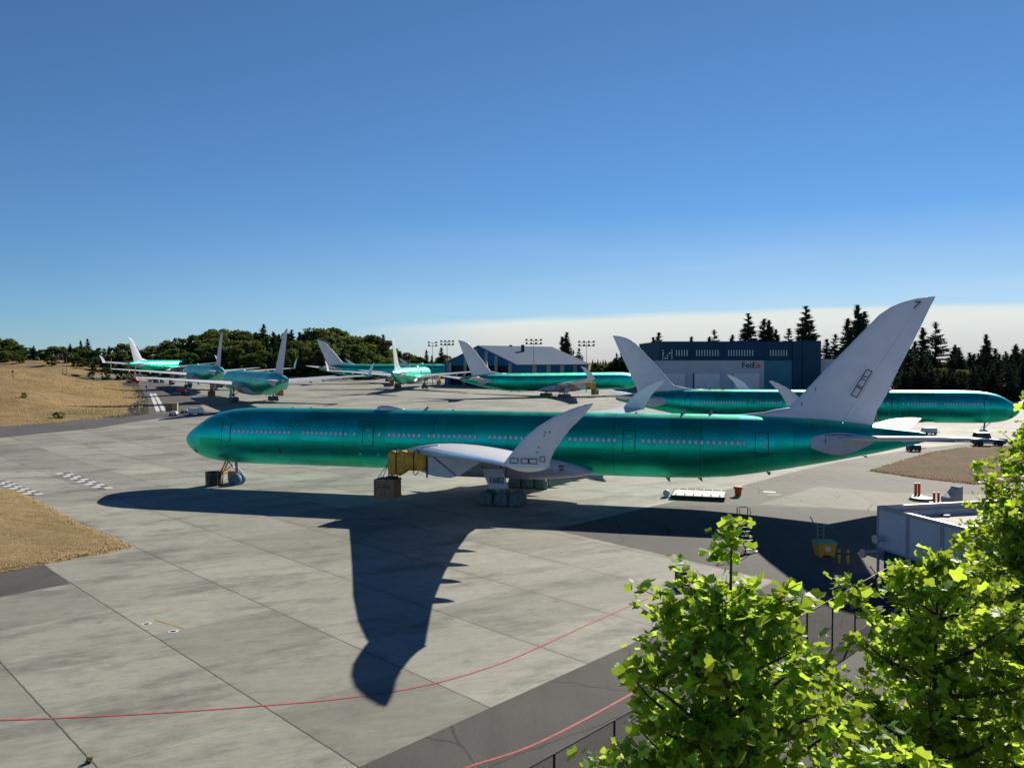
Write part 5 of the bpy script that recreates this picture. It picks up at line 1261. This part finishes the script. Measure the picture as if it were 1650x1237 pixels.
tufts('grass_tufts', poly_pts(isr, 2600, 4, .35), 'tuft2', 'brown grass tufts on the turf wedge behind the big tailplane', .05, .20, 6)
rg_ = random.Random(9); bank = []
while len(bank) < 9000:
    x, y = rg_.uniform(-215, -76), rg_.uniform(120, 330); d = min(sdist(x, y), sdist(x, y, SH))
    if d > .3 and math.sin(x*.13+2*math.sin(y*.07))+math.sin(y*.11+x*.05) > rg_.uniform(-1.5, 1.6): bank.append((x, y, terr(x, y)))
tufts('grass_tufts', bank, 'tuft3', 'tall dry grass patches over the left embankment', .25, .8, 7)
# ---------------------------------------------------------------- leafy treetops close to the camera
LEAF = np.array([(0, 0, 0), (.30, -.02, .05), (.50, .16, .11), (.34, .40, .07), (.50, .76, .07), (.20, .86, .0), (0, .66, -.02), (-.28, .0, .06), (-.48, .20, .10), (-.36, .43, .06), (-.50, .72, .12), (-.22, .83, .02)])
LF = [(0, 1, 2, 3), (0, 3, 6), (3, 4, 5, 6), (0, 9, 8, 7), (0, 6, 9), (6, 11, 10, 9)]
def tulip_tree(seed, x, y, label, top, boxes, size, n_branch, var=(.55, 1.2), group='young broad-leaved trees in front of the fence'):
    """top = height; boxes = list of (z, radius) profile of the crown"""
    rg = np.random.default_rng(seed); r = empty('tulip_tree', (x, y, 0), 0, label, 'tree', group)
    mb = MB(); mb.tube([(0, 0, 0), (.05, .03, top*.4), (-.03, .02, top*.75), (0, 0, top)], .11, 8, .008)
    tips = []
    zs = [b[0] for b in boxes]; rs = [b[1] for b in boxes]
    for i in range(n_branch):
        z = zs[0]+(zs[-1]-zs[0])*(1-(1-(i+rg.random())/n_branch)**.92)
        rad = float(np.interp(z, zs, rs))*rg.uniform(*var); t = i*2.399+rg.uniform(-.4, .4)
        rise = rad*rg.uniform(.45, .95); z0 = max(.3, z-rise*.7)
        p0 = Vector((0, 0, z0)); p3 = Vector((rad*math.cos(t), rad*math.sin(t), min(z0+rise, top-.05)))
        p1 = p0.lerp(p3, .4)+Vector((0, 0, -.06*rad)); p2 = p0.lerp(p3, .75)+Vector((rg.uniform(-.08, .08), rg.uniform(-.08, .08), -.03*rad))
        mb.tube([p0, p1, p2, p3], .022+.010*rad, 5, .005)
        # side twigs
        for k in range(int(5+6*rad)):
            f = rg.uniform(.12, 1.0); b = p0.lerp(p1, f/.4) if f < .4 else (p1.lerp(p2, (f-.4)/.35) if f < .75 else p2.lerp(p3, (f-.75)/.25))
            d = Vector((rg.normal(), rg.normal(), .5+abs(rg.normal())*.5)).normalized()*rg.uniform(.12, .50)
            mb.tube([b, b+d], .007, 3, .003); tips.append((b, b+d))
        tips.append((p2, p3))
    for k in range(7):
        b = Vector((0, 0, top-.12-.07*k)); d = Vector((rg.normal(), rg.normal(), .7)).normalized()*rg.uniform(.08, .22); mb.tube([b, b+d], .006, 3, .003); tips.append((b, b+d))
    mb.build('branches', 'bark', r, True)
    V = []; F = []; k = 0; stems = MB()
    for a, b in tips:
        d = (b-a)
        for q in range(rg.integers(6, 13)):
            f = rg.uniform(.25, 1.05); o = a+d*f; t = rg.uniform(0, 6.28)
            out = Vector((math.cos(t), math.sin(t), rg.uniform(-.2, .8))).normalized(); st = rg.uniform(.05, .13); c = o+out*st
            s = size*(rg.uniform(.4, .9) if rg.random() < .5 else rg.uniform(.8, 1.45))
            dirv = (out+Vector((0, 0, rg.uniform(-.9, .3)))).normalized()
            nrm = (Vector((rg.normal()*.7, rg.normal()*.7, .9))).normalized(); side = dirv.cross(nrm).normalized(); nrm = side.cross(dirv)
            curl = rg.uniform(-.5, 1.6)
            L = LEAF*s*np.array([1.0, 1.0, curl]); P = L[:, 0:1]*np.array(side)+L[:, 1:2]*np.array(dirv)+L[:, 2:3]*np.array(nrm)*2.2+np.array(c)
            V.append(P); F += [tuple(i+k for i in f_) for f_ in LF]; k += 12
    V = np.concatenate(V); me = bpy.data.meshes.new('crown'); me.from_pydata(V.tolist(), [], F); me.update(); me.materials.append(M['leaf'])
    o = bpy.data.objects.new('crown', me); COL.objects.link(o); o.parent = r
    return len(V)//12
nl = 0
nl += tulip_tree(31, 2.45, 9.2, 'nearest broad-leaved treetop with a tall leading shoot, left of the others', 11.95, [(7.2, 1.8), (8.6, 1.6), (9.6, 1.35), (10.3, 1.1), (10.8, .8), (11.1, .45)], .145, 70)
nl += tulip_tree(32, 6.1, 11.8, 'middle broad-leaved treetop between the other two, before the grey enclosure', 10.95, [(5.6, 1.9), (7.5, 1.9), (9.0, 1.6), (9.8, 1.2), (10.4, .75), (10.7, .35)], .15, 74)
nl += tulip_tree(33, 13.05, 17.0, 'large bushy broad-leaved tree cut by the right edge of the picture', 14.0, [(3.0, 3.2), (6.0, 3.8), (9.0, 3.75), (10.3, 3.45), (11.6, 2.8), (12.3, 2.3), (12.9, 1.5), (13.3, .6)], .165, 420, (.75, 1.0))
nl += tulip_tree(34, 4.1, 8.3, 'low broad-leaved treetop filling the bottom edge between the nearest two', 9.6, [(5.6, 1.5), (7.2, 1.5), (8.4, 1.1), (9.2, .6), (9.6, .1)], .15, 34)
print('leaves', nl, 'objects', len(bpy.data.objects))
